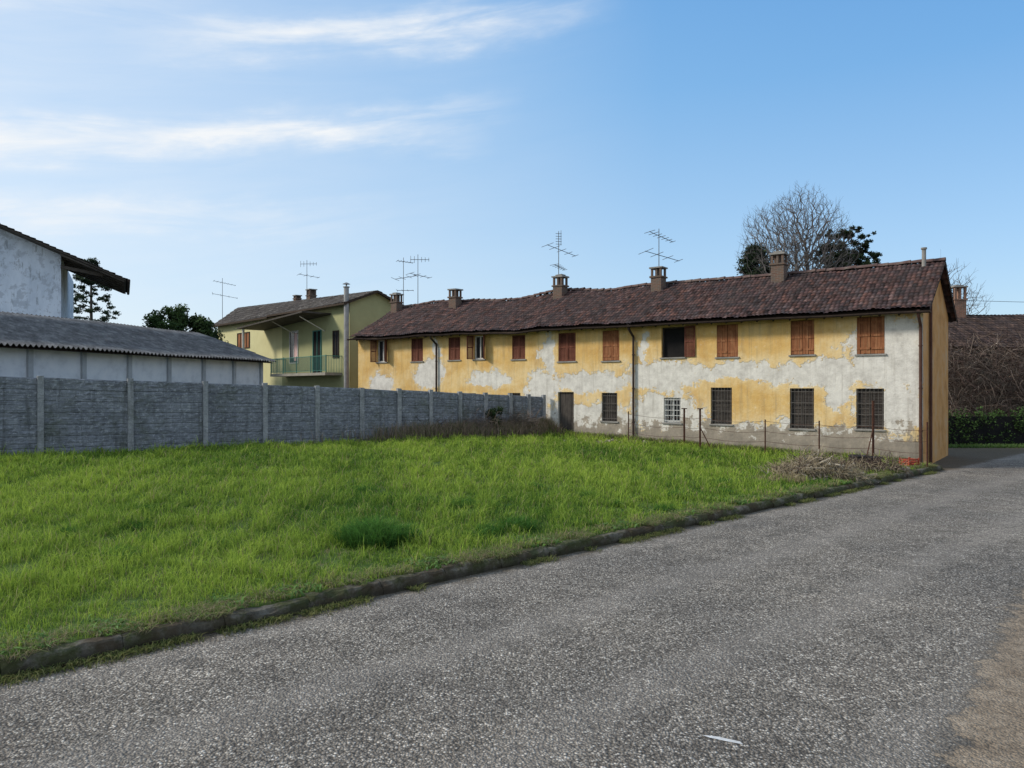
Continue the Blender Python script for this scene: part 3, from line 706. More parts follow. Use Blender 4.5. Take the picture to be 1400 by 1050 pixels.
for i in range(7): slab(mb,.002,lz(0)-.18,XT-.1,lz(XT-.1)-.12,-.8+i,-.66+i,.095)
slab(mb,.003,lz(0)-.85,XT-1.2,lz(XT-1.2)-.30,-.35,-.2,.18)   # diagonal bracket under the eave
mb.build('overhanging_roof',M_canopy,wh)
def fn_w(S,v): 
    v=np.broadcast_to(v,S.shape); x=XT+.12-11.4*v; z=lz(x)+.07; return np.stack([x,S,z],-1)
tile_roof('roof',-1.0,6,fn_w,12.5,PAL_GREY,wh,seed=8,samp=4)
mb=MB(); mb.cyl((XT+.15,-.9,lz(XT)+.02),(XT+.15,6,lz(XT)+.02),.08,n=8); mb.build('gutter',M_gutter,wh)

# ================================================================== GREEN HOUSE
GP=Vector((-9.88,44.5,0)); gex=Vector((-.685,.728,0)).normalized()
gh=thing('green_house',GP,math.atan2(gex.y,gex.x),label='olive green and yellow house with balcony and canopy',category='house')
GL=20.5; GD=3.6; GZ=7.95
mb=MB(); sp_=9.0
mb.quad((sp_,0,-.2),(0,0,-.2),(0,0,GZ),(sp_,0,GZ),0); mb.quad((GL,0,-.2),(sp_,0,-.2),(sp_,0,GZ),(GL,0,GZ),1)
mb.poly([(0,0,-.2),(0,-GD,-.2),(0,-GD,GZ),(0,-GD/2,GZ+.75),(0,0,GZ)],0)
mb.poly([(GL,0,-.2),(GL,0,GZ),(GL,-GD/2,GZ+1.2),(GL,-GD,GZ),(GL,-GD,-.2)],1)
mb.quad((0,-GD,-.2),(GL,-GD,-.2),(GL,-GD,GZ),(0,-GD,GZ),1)
mb.build('house_wall',[M_green,M_yel],gh)
def fn_g(S,v):
    v=np.broadcast_to(v,S.shape); o=.5-(.5+GD/2)*v; sl=(.75+.03*S)/(GD/2); return np.stack([S,o,GZ-sl*o+.05],-1)
def fn_g2(S,v):
    v=np.broadcast_to(v,S.shape); o=-GD-.5+(.5+GD/2)*v; sl=(.75+.03*S)/(GD/2); return np.stack([S,o,GZ+sl*(o+GD)+.05],-1)
tile_roof('roof',-.35,GL+.3,fn_g,2.5,PAL_GREY,gh,seed=11,amp=.04)
tile_roof('rear_roof_slope',-.35,GL+.3,fn_g2,2.5,PAL_GREY,gh,seed=12,samp=4,amp=.04)
mb=MB(); mb.quad((-.3,.45,GZ-.24),(GL,.45,GZ-.4),(GL,0,GZ-.1),(-.3,0,GZ-.1)); mb.box((-.3,.46,GZ-.26),(GL*.5,.56,GZ-.14)); mb.box((GL*.5,.461,GZ-.36),(GL+.3,.56,GZ-.22)); 
mb.poly([(-.33,.5,GZ-.27),(-.33,-GD/2,GZ+.66),(-.33,-GD/2,GZ+.8),(-.33,.5,GZ-.12)]); mb.poly([(-.33,-GD/2,GZ+.66),(-.33,-GD-.5,GZ-.27),(-.33,-GD-.5,GZ-.12),(-.33,-GD/2,GZ+.8)])
mb.build('eaves_board',M_wood,gh)
bal=MB(); bal.box((.9,.003,3.45),(8.4,1.15,3.62)); bal=bal.build('balcony',M_slab,gh)
mb=MB()
mb.box((.9,1.08,4.62),(8.4,1.12,4.66)); mb.box((.9,1.08,3.72),(8.4,1.12,3.75))
for i in range(76): x=.9+i*.1; mb.cyl((x,1.1,3.75),(x,1.1,4.62),.014,n=4)
for x in (.9,8.4):
    mb.box((x-.02,.01,4.62),(x+.02,1.08,4.66))
    for i in range(10): mb.cyl((x,.05+i*.11,3.62),(x,.05+i*.11,4.62),.014,n=4)
for x in (.9,2.8,4.7,6.5,8.4): mb.cyl((x,1.1,3.62),(x,1.1,4.7),.03,n=6)
mb.build('railing',M_teal,bal)
def simple_win(parent,s,w,z0,z1,fill,frame,name='window',mull=1):
    m=MB(); m.box((-w/2,-.02,0),(w/2,.012,z1-z0)); wn=m.build(name,fill,parent,loc=(s,0,z0))
    f=MB(); h=z1-z0
    f.box((-w/2-.06,.0,-.06),(-w/2,.06,h+.06)); f.box((w/2,.0,-.06),(w/2+.06,.06,h+.06)); f.box((-w/2,.0,-.06),(w/2,.055,0)); f.box((-w/2,.0,h),(w/2,.055,h+.06))
    for k in range(mull): x=-w/2+w*(k+1)/(mull+1); f.box((x-.025,.013,0),(x+.025,.045,h))
    f.build('frame',frame,wn); return wn
simple_win(gh,3.98,1.0,3.63,6.35,M_dark,M_teal,'door',1)
w=simple_win(gh,7.2,1.1,4.4,6.5,M_glass,M_white)
m=MB(); m.box((-.5,.015,.1),(-.08,.03,2.0)); m.build('curtain',M_pink,w)
w=simple_win(gh,15.4,2.1,5.75,6.85,M_shO,M_wood,mull=3)
w=simple_win(gh,1.6,.6,4.6,6.2,M_glass,M_wood)
mb=MB(); slab(mb,2.2,7.30,11.9,6.85,.003,2.0,.09); mb.build('canopy',M_canopy,gh)
mb=MB()
for x in (11.4,): mb.cyl((x,1.75,-.1),(x,1.75,6.85),.10,n=8)
for x in (3.0,7.0): mb.cyl((x,1.75,7.12),(x,.02,6.3),.03,n=5)
mb.build('canopy_post',M_paleplast,gh)
mb=MB(); mb.cyl((-.1,.28,-.1),(-.1,.28,8.75),.15,n=12); mb.cyl((-.1,.28,8.75),(-.1,.28,8.8),.2,n=12); mb.cyl((-.1,.28,8.95),(-.1,.28,9.05),.24,.05,n=12); mb.cyl((-.1,.28,8.8),(-.1,.28,8.95),.05,n=6); mb.build('flue',M_flue,gh)
chimney(gh,8.2,-1.8,8.3,9.7,.5,k=1); chimney(gh,10.5,-1.9,8.6,9.5,.4,k=1)

# ================================================================== RIGHT SIDE
lb=thing('low_farm_building',(22.2,38,0),0,label='low brown-roofed outbuilding overgrown with bare creeper',category='outbuilding')
mb=MB(); mb.box((0,0,-.2),(24,7.9,4.9)); mb.poly([(-.003,0,4.9),(-.003,3.95,6.75),(-.003,7.9,4.9)]); mb.build('wall',M_drab,lb)
def fn_l(S,v):
    v=np.broadcast_to(v,S.shape); o=-.5+4.5*v; return np.stack([S,o,4.9+.475*o+.05+.03*np.sin(S*1.1)],-1)
tile_roof('roof',-.3,24,fn_l,5,PAL_BRN,lb,seed=21,samp=4)
def fn_l2(S,v):
    v=np.broadcast_to(v,S.shape); o=8.4-4.5*v; return np.stack([S,o,4.9+.475*(7.9-o)+.05],-1)
tile_roof('rear_roof_slope',-.3,24,fn_l2,5,PAL_BRN,lb,seed=22,samp=3)
chimney(lb,3.3,3.9,6.3,8.5,.66,mat=M_brick2,k=0)

def leaves(name,centers,radii,n,size,c0,c1,parent=None,loc=(0,0,0),flat=1.0,mat=M_leaf,shell=.5,**props):
    centers=np.array(centers,dtype=float); radii=np.array(radii,dtype=float)
    w=radii**2; ix=rng.choice(len(centers),n,p=w/w.sum())
    dv=rng.normal(size=(n,3)); dv/=np.linalg.norm(dv,axis=1)[:,None]
    rr=(shell+(1-shell)*rng.random(n))*radii[ix]*rng.uniform(.8,1.2,n)
    P=centers[ix]+dv*rr[:,None]*np.array([1,1,flat])
    u=rng.normal(size=(n,3)); u/=np.linalg.norm(u,axis=1)[:,None]; v=np.cross(u,rng.normal(size=(n,3))); v/=np.linalg.norm(v,axis=1)[:,None]
    s=size*rng.uniform(.5,1.4,n)[:,None]
    V=np.stack([P-u*s,P+v*s*.5,P+u*s,P-v*s*.5],1)
    F=(np.arange(n)[:,None]*4+np.arange(4)[None])
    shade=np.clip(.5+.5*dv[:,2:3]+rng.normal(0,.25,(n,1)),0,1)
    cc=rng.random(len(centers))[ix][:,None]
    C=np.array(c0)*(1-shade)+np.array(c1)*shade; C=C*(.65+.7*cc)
    return np_mesh(name,V.reshape(-1,3),F,mat,np.repeat(C,4,axis=0),parent=parent,loc=loc,**props)

hg=thing('hedge',(18.6,33.4,0),0,label='dark green clipped evergreen hedge along the side road',category='hedge')
cs=[];rs=[]
for i in range(700): cs.append((random.uniform(0,20),random.uniform(.1,1.0),random.uniform(.1,1.5)+.08*math.sin(i))); rs.append(random.uniform(.18,.34))
leaves('hedge_foliage',cs,rs,26000,.055,(.018,.034,.011),(.065,.12,.032),parent=hg)
mb=MB(); mb.box((.1,.25,0),(19.9,.95,1.35),j=.05); mb.build('hedge_core',M_dark,hg)
n=9000; Xg=rng.uniform(17.6,40,n); Yg=rng.uniform(32.2,33.6,n); mv=rng.random(n)[:,None]
blades('verge_grass',Xg,Yg,np.full(n,-.01),rng.uniform(.05,.2,n),np.full(n,.03),rng.uniform(.2,.9,n),np.array([.03,.06,.01])+0*mv,np.array([.12,.22,.04])+mv*.08,M_blade,kind='stuff')

def tangle(name,n,x0,x1,y0,y1,ztop,parent=None,loc=(0,0,0),mat=M_vine,r=.012,steps=6,seg=.28,heap=False,**props):
    X_=rng.uniform(x0,x1,n); Y_=rng.uniform(y0,y1,n); Z_=ztop*rng.random(n)**.75
    if heap: Z_*=np.exp(-(X_/x1)**2*1.6-(Y_/y1)**2)
    P=np.stack([X_,Y_,Z_],-1)
    d=rng.normal(size=(n,3)); d[:,2]+=.3
    pts=[P]
    for s in range(steps):
        d=d+rng.normal(0,.5,(n,3)); d[:,2]-=.12*s; dn=d/np.linalg.norm(d,axis=1)[:,None]; P=P+dn*seg*rng.uniform(.4,1.2,(n,1)); pts.append(P)
    pts=np.array(pts); S_=steps+1
    off=rng.normal(size=(n,3)); off/=np.linalg.norm(off,axis=1)[:,None]
    rr=np.linspace(r,r*.4,S_)[:,None,None]
    a1=pts+off*rr; a2=pts-off*rr; a3=pts+np.cross(off,np.array([.3,.8,.5]))*rr
    V=np.stack([a1,a2,a3],2)
    idx=np.arange(S_*n*3).reshape(S_,n,3); Fs=[]
    for k in range(3):
        k2=(k+1)%3; Fs.append(np.stack([idx[:-1,:,k],idx[:-1,:,k2],idx[1:,:,k2],idx[1:,:,k]],-1).reshape(-1,4))
    return np_mesh(name,V.reshape(-1,3),np.concatenate(Fs),mat,parent=parent,loc=loc,**props)
cv=thing('climbing_plant',(22.0,37,0),0,label='leafless brown creeper mass hanging over the outbuilding wall',category='climbing plant')
tangle('creeper_stems',3600,-1.6,16,-1.2,.9,4.7,parent=cv,r=.02)
tangle('creeper_stems',900,-1.0,16,.4,2.0,5.6,parent=cv,r=.015)
tangle('creeper_stems',2200,-1.6,16,-1.5,.2,4.7,parent=cv,r=.018,mat=M_vine2)

# ================================================================== TREES
def crown_tree(name,x,y,base_z,cz,hr,hz,N,seed,label,bf=.45,tipr=.0085,cat='tree'):
    """leafless tree: crown points joined to the nearest branch, thickness by number of tips carried"""
    r=np.random.default_rng(seed); t=thing(name,(x,y,-.1),0,label=label,category=cat)
    nt=10; P=[(r.normal(0,.04),r.normal(0,.04),base_z*i/nt) for i in range(nt+1)]
    q=r.normal(size=(N*2,3)); q/=np.linalg.norm(q,axis=1)[:,None]
    rad=r.random(N*2)**(1/2.4); lump=1+.08*np.sin(q[:,0]*5+1)*np.cos(q[:,1]*4)+.05*np.sin(q[:,2]*7+q[:,0]*3)
    pts=q*(rad*lump)[:,None]*np.array([hr,hr,hz])+np.array([0,0,cz])
    zrel=(pts[:,2]-(cz-hz))/(2*hz); keep=np.hypot(pts[:,0],pts[:,1])<hr*np.clip(.5+1.9*zrel,0,1.2); pts=pts[keep][:N]
    o=np.argsort(np.linalg.norm(pts-np.array([0,0,base_z]),axis=1)); pts=pts[o]; N=len(pts)
    A_=np.zeros((nt+1+N,3)); A_[:nt+1]=P; path=np.zeros(nt+1+N)
    par=np.full(nt+1+N,-1); par[1:nt+1]=np.arange(nt)
    m=nt+1
    allow=np.ones(nt+1+N,bool); allow[:nt-2]=False
    for i in range(N):
        p=pts[i]; dd=np.linalg.norm(A_[:m]-p,axis=1); cost=dd+bf*path[:m]+(~allow[:m])*99
        cost=cost+.8*np.clip(A_[:m,2]-p[2],0,None)
        j=int(np.argmin(cost)); A_[m]=p; par[m]=j; path[m]=path[j]+dd[j]; m+=1
    cnt=np.ones(m); 
    for i in range(m-1,0,-1): cnt[par[i]]+=cnt[i]
    rad=tipr*cnt**.42
    tr=MB(); cr=MB()
    for i in range(1,m):
        a_=A_[par[i]]; b_=A_[i]; n_=7 if cnt[i]>200 else (4 if cnt[i]>12 else 3)
        tgt=tr if i<=nt or cnt[i]>300 else cr
        mid=(a_+b_)/2+r.normal(0,.05,3)*np.linalg.norm(b_-a_)
        r0=min(rad[par[i]],rad[i]*1.5); rm=(r0+rad[i])/2
        tgt.cyl(a_,mid,r0,rm,n=n_,caps=False); tgt.cyl(mid,b_,rm,rad[i],n=n_,caps=False)
        if cnt[i]<=2:
            dirn=(b_-a_)/max(1e-6,np.linalg.norm(b_-a_))
            for k in range(2):
                e=b_+(dirn+r.normal(0,.4,3)+np.array([0,0,.3]))*r.uniform(.2,.4); cr.cyl(b_,e,rad[i]*.8,.004,n=3,caps=False)
    tr.build('trunk',M_bark,t); cr.build('crown',M_twig,t); return t
crown_tree('bare_tree',21.7,56,7.5,13.3,4.2,4.5,4600,5,'tall leafless deciduous tree with rounded fine-twigged crown')
crown_tree('bare_tree',28.9,49,4.5,8.4,2.4,2.8,900,9,'small leafless tree beside the outbuilding')

def foliage_tree(name,x,y,trunkH,clumps,n,size,c0,c1,label,r0=.2,flat=.7,branches=True):
    t=thing(name,(x,y,-.1),0,label=label,category='tree')
    tr=MB(); tr.cyl((0,0,0),(.1,0,trunkH*.5),r0,r0*.75,n=8); tr.cyl((.1,0,trunkH*.5),(0,.1,trunkH),r0*.75,r0*.2,n=8)
    if branches:
        for (c,r_) in clumps[::max(1,len(clumps)//24)]:
            zb=max(1.0,min(trunkH*.95,c[2]-abs(c[0])*.5)); tr.cyl((.05,.05,zb),c,r0*.25,.02,n=5,caps=False)
    tr.build('trunk',M_bark,t)
    leaves('crown',[c for c,_ in clumps],[r_ for _,r_ in clumps],n,size,c0,c1,parent=t,flat=flat,shell=.15)
    return t
R_=random.Random(3)
cl=[]
for i in range(240):
    z=R_.uniform(4,14.0); rad=(14.7-z)*.42*math.sqrt(R_.uniform(.02,1.1))+.05; an=R_.uniform(0,6.28); cl.append(((rad*math.cos(an),rad*math.sin(an),z-.15*rad),R_.uniform(.35,.6)))
foliage_tree('spruce_tree',18.9,57,14.0,cl,36000,.085,(.012,.022,.014),(.042,.066,.03),'dark conical spruce behind the tiled roof',flat=.8)
cl=[]
for (bx,bz,br) in [(-1.5,11.9,.8),(-.6,12.6,.7),(.5,12.2,.8),(1.7,12.3,.7),(2.1,13.2,.5),(-1.2,13.5,.7),(.2,13.7,.8),(1.2,13.9,.6),(-.3,14.7,.6),(.6,14.9,.5),(-1.8,12.7,.5),(1.0,11.3,.7),(-.5,11.2,.7),(-1.3,14.5,.35),(1.9,14.3,.35),(0,11.8,.9),(.1,12.9,.8),(-1.9,11.0,.7),(2.0,11.2,.7),(-.9,13.0,.6),(.9,13.1,.6)]:
    for k in range(8): cl.append(((bx+R_.gauss(0,br*.5),R_.gauss(0,br*.9),bz+R_.gauss(0,.32)),br*.5))
foliage_tree('pine_tree',25.9,57,14.8,cl,30000,.085,(.012,.022,.012),(.044,.066,.026),'dark pine with layered clumped branches',flat=.8,r0=.24)
cl=[]
for i in range(130):
    z=5+8.3*(i/130); L=(13.7-z)*.37+.25; an=i*2.4; f=math.sqrt(R_.uniform(.05,1.25)); cl.append(((L*f*math.cos(an),L*f*math.sin(an),z-.2*f*L+R_.gauss(0,.1)),R_.uniform(.22,.48)))
foliage_tree('cedar_tree',-34.6,60,13.4,cl,19000,.08,(.016,.028,.018),(.05,.074,.038),'dark cedar with drooping uneven branches',flat=.55)
cl=[]
for i in range(110):
    an=R_.uniform(0,6.28); rr=2.65*math.sqrt(R_.random()); cl.append(((rr*math.cos(an),rr*math.sin(an),4.4+R_.uniform(0,1)*(3.8-(rr/2.65)**2*2.0)),R_.uniform(.4,.7)))
foliage_tree('evergreen_tree',-22.3,49,6.6,cl,38000,.10,(.012,.024,.010),(.05,.088,.026),'dense rounded dark green tree beside the shed',flat=.85)

mb=MB(); pp=None
for i in range(21):
    t=i/20; q=(23+30*t,42+0*t,7.7+.1-1.0*(1-(2*t-1)**2)*.3)
    if pp: mb.cyl(pp,q,.012,n=4,caps=False)
    pp=q
mb.build('overhead_cable',M_black,label='thin black overhead cable crossing the sky',category='cable')

# ================================================================== WIRE FENCE, RUBBLE, TUBS, CRATE
posts=[(4.6,28.9,1.7,0),(6.50,27.6,1.85,3),(7.02,27.3,1.85,1),(9.0,26.0,1.5,0),(10.5,25.0,1.5,0),(11.85,24.0,2.2,2),(13.0,22.9,1.55,0)]
for (x,y,zt,br) in posts:
    zb=gz(x,y); t=thing('fence_stake',(x,y,zb),0,label='rusty iron fence stake with wire in front of the facade',category='fence post',group='rusty stakes of the wire fence')
    w_=.032 if br else .018
    m=MB(); m.box((-w_,-.02,-.3),(w_,.02,zt-zb)); m.box((-.10,-.025,zt-zb),(.10,.025,zt-zb+.035)) if br in (1,3) else m.box((-w_,-.025,zt-zb),(w_,.025,zt-zb+.02)); m.build('stake',M_iron,t)
    if br in (1,2):
        m=MB(); m.cyl((.0,0,(zt-zb)*.55),(.42 if br==1 else -.32,-.1,-.05),.02,n=5); m.build('brace',M_iron,t)
mb=MB()
for k,zf in enumerate((.35,.62,.9)):
    for i in range(len(posts)-1):
        a_=posts[i]; b_=posts[i+1]; pp=None
        for j in range(9):
            t=j/8; x=a_[0]+(b_[0]-a_[0])*t; y=a_[1]+(b_[1]-a_[1])*t; z=gz(x,y)+1.3*zf-.05*(1-(2*t-1)**2)
            if pp: mb.cyl(pp,(x,y,z),.007,n=3,caps=False)
            pp=(x,y,z)
mb.build('fence_wire',M_iron,label='sagging rusty wires strung between the iron stakes',category='wire')

def rubble(name,cx,cy,n,rx,ry,hh,smin,smax):
    mb=MB(); zg=gz(cx,cy)
    for i in range(n):
        an=random.uniform(0,6.28); q=math.sqrt(random.random()); x=rx*q*math.cos(an); y=ry*q*math.sin(an)
        z=hh*(1-q)*random.uniform(.3,1); s=random.uniform(smin,smax)*random.uniform(.5,1)
        M=Matrix.Translation((x,y,z))@Matrix.Rotation(random.uniform(0,6.28),4,Vector((random.gauss(0,1),random.gauss(0,1),random.gauss(0,1))).normalized())
        mb.box((-s,-s*.7,-s*.45),(s,s*.7,s*.45),M=M,j=s*.3)
    return mb.build(name,M_stone,loc=(cx,cy,zg),kind='stuff')
rubble('rubble_heap',8.25,20.0,260,1.2,.6,.42,.03,.09)
rubble('scattered_rubble',10.3,21.9,130,1.6,.5,.14,.03,.09)
rubble('scattered_rubble',3.9,29.2,120,2.4,.7,.14,.03,.10)
o=thing('brushwood_heap',(8.25,20.0,gz(8.25,20.0)),0,label='loose heap of pale cut branches and straw by the kerb',category='brush heap')
mb=MB()
for i in range(95):
    x=random.gauss(0,.5); y=random.gauss(0,.26); z=.05+.50*math.exp(-(x/.7)**2)*random.uniform(.15,1); an=random.uniform(0,3.14); L=random.uniform(.15,.50); el=random.gauss(0,.4); rr=random.uniform(.008,.028)
    dv=Vector((math.cos(an)*math.cos(el),math.sin(an)*math.cos(el),math.sin(el)))*L
    mb.cyl(Vector((x,y,z))-dv,Vector((x,y,z))+dv,rr,rr*.7,n=6,m=0,capm=1)
mb.build('cut_branches',[M_branch,M_cutwood],o)
tangle('dry_twigs',2200,-1.2,1.2,-.6,.6,.66,parent=o,r=.009,steps=4,seg=.12,mat=M_straw,heap=True)
tangle('dry_twigs',300,-1.0,1.0,-.6,.6,.62,parent=o,r=.009,steps=5,seg=.16,heap=True)
o=thing('brushwood_heap',(10.0,21.6,gz(10,21.6)),0,label='low scatter of dark twigs and debris beside the kerb',category='brush heap')
tangle('dry_twigs',500,-1.5,1.5,-.4,.4,.18,parent=o,r=.009,steps=4,seg=.12,mat=M_straw)
tangle('dry_twigs',500,-1.3,1.5,-.4,.4,.24,parent=o,r=.010,steps=4,seg=.13)
for (px,py,n,r,h) in [(7.3,19.2,500,.45,.35),(8.9,19.9,450,.5,.28),(7.8,20.6,400,.5,.5),(9.9,21.4,350,.5,.22),(11.2,22.6,300,.4,.2),(9.4,20.9,300,.5,.25),(6.6,19.2,300,.5,.25)]:
    tuft('dry_grass_tuft',px,py,n,r,h,(.15,.12,.06),(.46,.39,.23),z=gz(px,py),w=.012,label='straw-coloured dry grass tuft by the rubble',category='dry grass',group='dry tufts round the rubble')
n=15000; t_=np.clip(rng.normal(.86,.12,n),.1,.99); off=-np.abs(rng.normal(0,.42,n))-.12
nx,ny=-FD.y/FL,FD.x/FL
Xd=FA.x+FD.x*t_+nx*off; Yd=FA.y+FD.y*t_+ny*off
av=(Xd-K0.x)*KD.x+(Yd-K0.y)*KD.y; dvv=(Xd-K0.x)*KN.x+(Yd-K0.y)*KN.y; mv=rng.random(n)[:,None]
blades('dry_weeds',Xd,Yd,lawn_z(av,dvv)-.02,rng.uniform(.2,1.0,n)*(1+off*.25).clip(.3,1),np.full(n,.018),rng.uniform(.1,.6,n),np.array([.12,.09,.06])+.02*mv,np.where(mv>.35,np.array([.42,.32,.24]),np.array([.20,.22,.09])),M_blade,kind='stuff')
n=9000; s_=rng.uniform(.3,15,n); o_=np.abs(rng.normal(0,.35,n))+.03
Xd=CO.x+EX.x*s_+NO.x*o_; Yd=CO.y+EX.y*s_+NO.y*o_
av=(Xd-K0.x)*KD.x+(Yd-K0.y)*KD.y; dvv=(Xd-K0.x)*KN.x+(Yd-K0.y)*KN.y; mv=rng.random(n)[:,None]
blades('facade_weeds',Xd,Yd,lawn_z(av,dvv)-.02,rng.uniform(.06,.32,n),np.full(n,.022),rng.uniform(.2,.9,n),np.array([.06,.07,.03])+.02*mv,np.where(mv>.5,np.array([.30,.25,.14]),np.array([.14,.22,.05])),M_blade,kind='stuff')
for (t,off,nn,h,mm) in [(.80,-.4,300,.75,M_vine2),(.90,-.5,330,.8,M_vine2),(.72,-.35,180,.5,M_vine)]:
    p=FA+FD*t+Vector((nx,ny,0))*off
    o=thing('bramble_bush',(p.x,p.y,gz(p.x,p.y)),0,label='leafless brown bramble bush against the concrete wall',category='bush',group='brambles along the wall')
    tangle('bramble_stems',nn,-.9,.9,-.25,.25,h,parent=o,r=.009,steps=5,seg=.2,mat=mm)
cl=[((R_.gauss(0,.16),R_.gauss(0,.12),.15+R_.random()*1.1),.2) for i in range(16)]
p=FA+FD*.845+Vector((nx,ny,0))*-.55
bs=thing('evergreen_shrub',(p.x,p.y,gz(p.x,p.y)),0,label='small dark evergreen shrub against the concrete wall',category='shrub')
leaves('shrub_foliage',[c for c,_ in cl],[r for _,r in cl],2500,.05,(.014,.026,.012),(.05,.08,.028),parent=bs,shell=.2)

def tub(x,y,r,h,label):
    m=MB(); k=16
    prof=[(r*.8,0),(r*.97,h*.88),(r*1.06,h*.9),(r*1.06,h),(r*.93,h),(r*.76,.04)]
    for i in range(k):
        a0=6.2832*i/k; a1=6.2832*(i+1)/k
        for j in range(len(prof)-1):
            (ra,za),(rb,zb)=prof[j],prof[j+1]
            m.quad((ra*math.cos(a0),ra*math.sin(a0),za),(ra*math.cos(a1),ra*math.sin(a1),za),(rb*math.cos(a1),rb*math.sin(a1),zb),(rb*math.cos(a0),rb*math.sin(a0),zb))
    m.poly([(r*.76*math.cos(6.2832*i/k),r*.76*math.sin(6.2832*i/k),.04) for i in range(k)])
    for sg in (-1,1): m.box((sg*r*1.05-.03,-.08,h*.75),(sg*r*1.05+.03,.08,h*.8))
    m.build('plastic_tub',M_black,loc=(x,y,gz(x,y)),label=label,category='tub',group='discarded tubs near the rubble')
tub(10.75,22.7,.28,.36,'black plastic tub discarded on the ground by the house')
tub(11.4,23.0,.22,.28,'small black plastic tub beside the rubble')
m=MB(); L,W_,Hc=.21,.16,.26
m.box((-L,-W_,0),(L,W_,.02))
for z in (.03,.105,.18): 
    m.box((-L,-W_,z),(L,-W_+.015,z+.05)); m.box((-L,W_-.015,z),(L,W_,z+.05)); m.box((-L,-W_+.016,z),(-L+.015,W_-.016,z+.05)); m.box((L-.015,-W_+.016,z),(L,W_-.016,z+.05))
for sx in (-1,1):
    for sy in (-1,1): m.box((sx*(L+.004)-.02,sy*(W_+.004)-.02,0),(sx*(L+.004)+.02,sy*(W_+.004)+.02,Hc))
m.build('plastic_crate',M_redp,loc=(12.6,23.2,gz(12.6,23.2)),rotz=.4,label='faded red plastic crate by the house corner',category='crate')

# ================================================================== CAMERA
cam=bpy.data.cameras.new('camera'); co=bpy.data.objects.new('camera',cam); COL.objects.link(co)
co.location=(0,0,2.6); co.rotation_euler=(math.radians(90),0,0); cam.lens=36*1000/1400; cam.sensor_width=36
cam.shift_y=7/1400; cam.clip_end=3000; cam.clip_start=.05; scene.camera=co

# ================================================================== LIGHT
SUNAZ=math.radians(-94); SUNEL=math.radians(33)
to=Vector((math.sin(SUNAZ)*math.cos(SUNEL),math.cos(SUNAZ)*math.cos(SUNEL),math.sin(SUNEL)))
sl=bpy.data.lights.new('sun','SUN'); sl.energy=3.2; sl.angle=math.radians(10); sl.color=(1,.91,.79)
so=bpy.data.objects.new('sun',sl); COL.objects.link(so); so.rotation_euler=to.to_track_quat('Z','Y').to_euler()
W=bpy.data.worlds.new('World'); scene.world=W; W.use_nodes=True
t=NT(W); bg=t.n['Background']
sky=t.node('ShaderNodeTexSky'); sky.sky_type='NISHITA'; sky.sun_disc=False; sky.sun_elevation=SUNEL; sky.sun_rotation=SUNAZ
sky.air_density=1.0; sky.dust_density=1.2; sky.ozone_density=1.5; sky.altitude=100
tc=t.node('ShaderNodeTexCoord'); Dn=t.vmath('NORMALIZE',tc.outputs['Generated'])
sp=t.node('ShaderNodeSeparateXYZ'); t.link(Dn,sp.inputs[0]); x,y,z=sp.outputs
az=t.math('ARCTAN2',x,y); hl=t.math('SQRT',t.math('ADD',t.math('MULTIPLY',x,x),t.math('MULTIPLY',y,y)))
el=t.math('DIVIDE',z,t.math('MAXIMUM',hl,.01))
cb=t.node('ShaderNodeCombineXYZ'); t.link(az,cb.inputs[0]); t.link(t.math('SUBTRACT',el,t.math('MULTIPLY',az,.15)),cb.inputs[1]); Q=cb.outputs[0]
wob=t.noise(scl(t,Q,(3.5,9,1)),1.6,5,.6); fib=t.noise(scl(t,Q,(3,20,1)),1.3,5,.62,dist=.6); fine=t.noise(scl(t,Q,(7,34,1)),1.2,5,.65)
tot=None
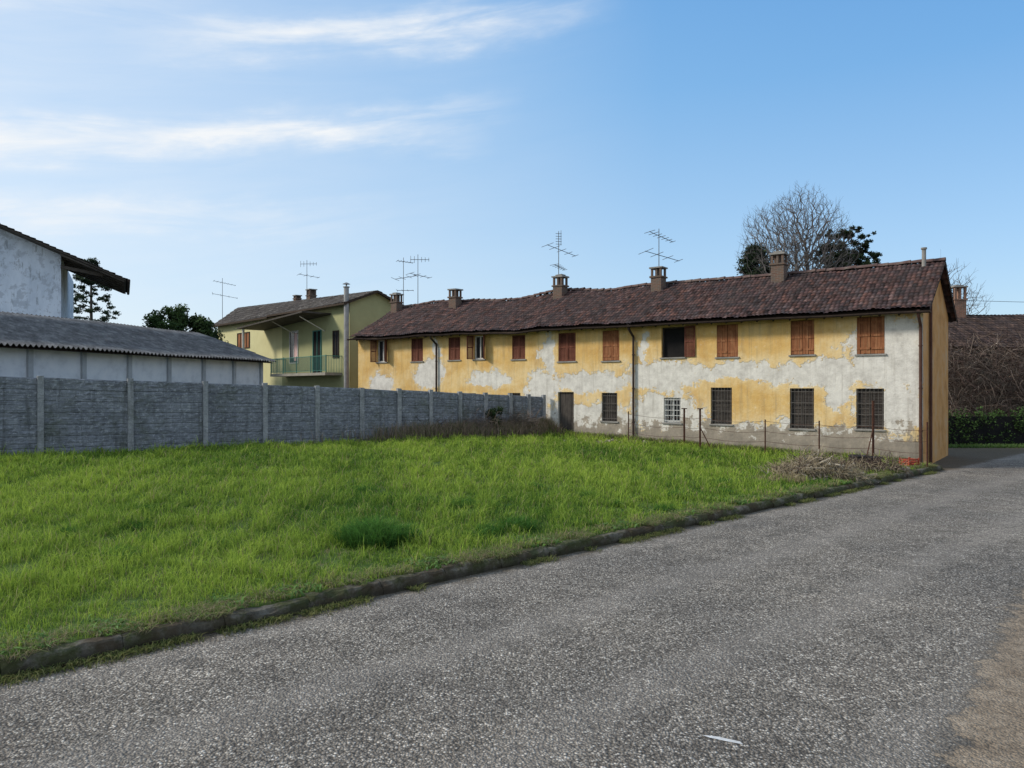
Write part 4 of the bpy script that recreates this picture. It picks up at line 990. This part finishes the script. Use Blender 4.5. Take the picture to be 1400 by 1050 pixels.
for (e0,k,th,a0,a1,a2,a3,g) in [(.385,.17,.022,-3,-2.9,-.22,.02,1.0),(.505,.15,.024,-.52,-.28,-.04,.16,.9),(.255,.1,.02,-3,-2.9,-.35,-.15,.6),(.60,.2,.05,-3,-2.9,-.6,-.35,.5),(.345,.1,.02,-.2,-.12,-.08,-.02,.35)]:
    c=t.math('ADD',e0,t.math('MULTIPLY',az,k)); dd=t.math('SUBTRACT',el,c); dd=t.math('ADD',dd,t.math('MULTIPLY',t.math('SUBTRACT',wob,.5),.10))
    dd=t.math('DIVIDE',dd,th); gs=t.math('EXPONENT',t.math('MULTIPLY',t.math('MULTIPLY',dd,dd),-1.0))
    w0=t.map(az,a0,a1); w1=t.map(az,a3,a2); v=t.math('MULTIPLY',t.math('MULTIPLY',gs,g),t.math('MULTIPLY',w0,w1))
    tot=v if tot is None else t.math('MAXIMUM',tot,v)
f2=t.math('MULTIPLY',t.map(fib,.30,.66,.10,1),t.map(fine,.25,.6,.65,1)); 
cloud=t.math('MULTIPLY',tot,f2)
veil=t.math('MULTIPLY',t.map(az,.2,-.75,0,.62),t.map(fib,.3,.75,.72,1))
back=t.map(t.math('ABSOLUTE',az),.95,1.9,0,.65)      # whiter haze added out of view behind the camera, neutralises the blue fill
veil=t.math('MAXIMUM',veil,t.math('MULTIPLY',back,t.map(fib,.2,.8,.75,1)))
STR=.15
def L(c): return tuple(v/STR for v in c)
gA=t.ramp(t.map(el,0.0,.62),[(0,L((.50,.66,.80))),(.3,L((.38,.59,.81))),(.65,L((.22,.48,.80))),(1,L((.14,.40,.77)))])
gB=t.ramp(t.map(el,0.0,.62),[(0,L((.44,.60,.74))),(.3,L((.29,.51,.77))),(.65,L((.13,.38,.73))),(1,L((.075,.30,.69)))])
clear=t.mix(t.map(az,-.1,.62),gA,gB)
nis=t.mix(1.0,sky.outputs[0],(1.9,1.9,1.9),'MULTIPLY')
col=t.mix(.78,nis,clear)
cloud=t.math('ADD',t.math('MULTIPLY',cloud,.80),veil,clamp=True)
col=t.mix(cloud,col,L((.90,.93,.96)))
t.link(col,bg.inputs[0]); bg.inputs[1].default_value=STR
scene.view_settings.view_transform='Standard'; scene.view_settings.look='None'; scene.view_settings.exposure=0
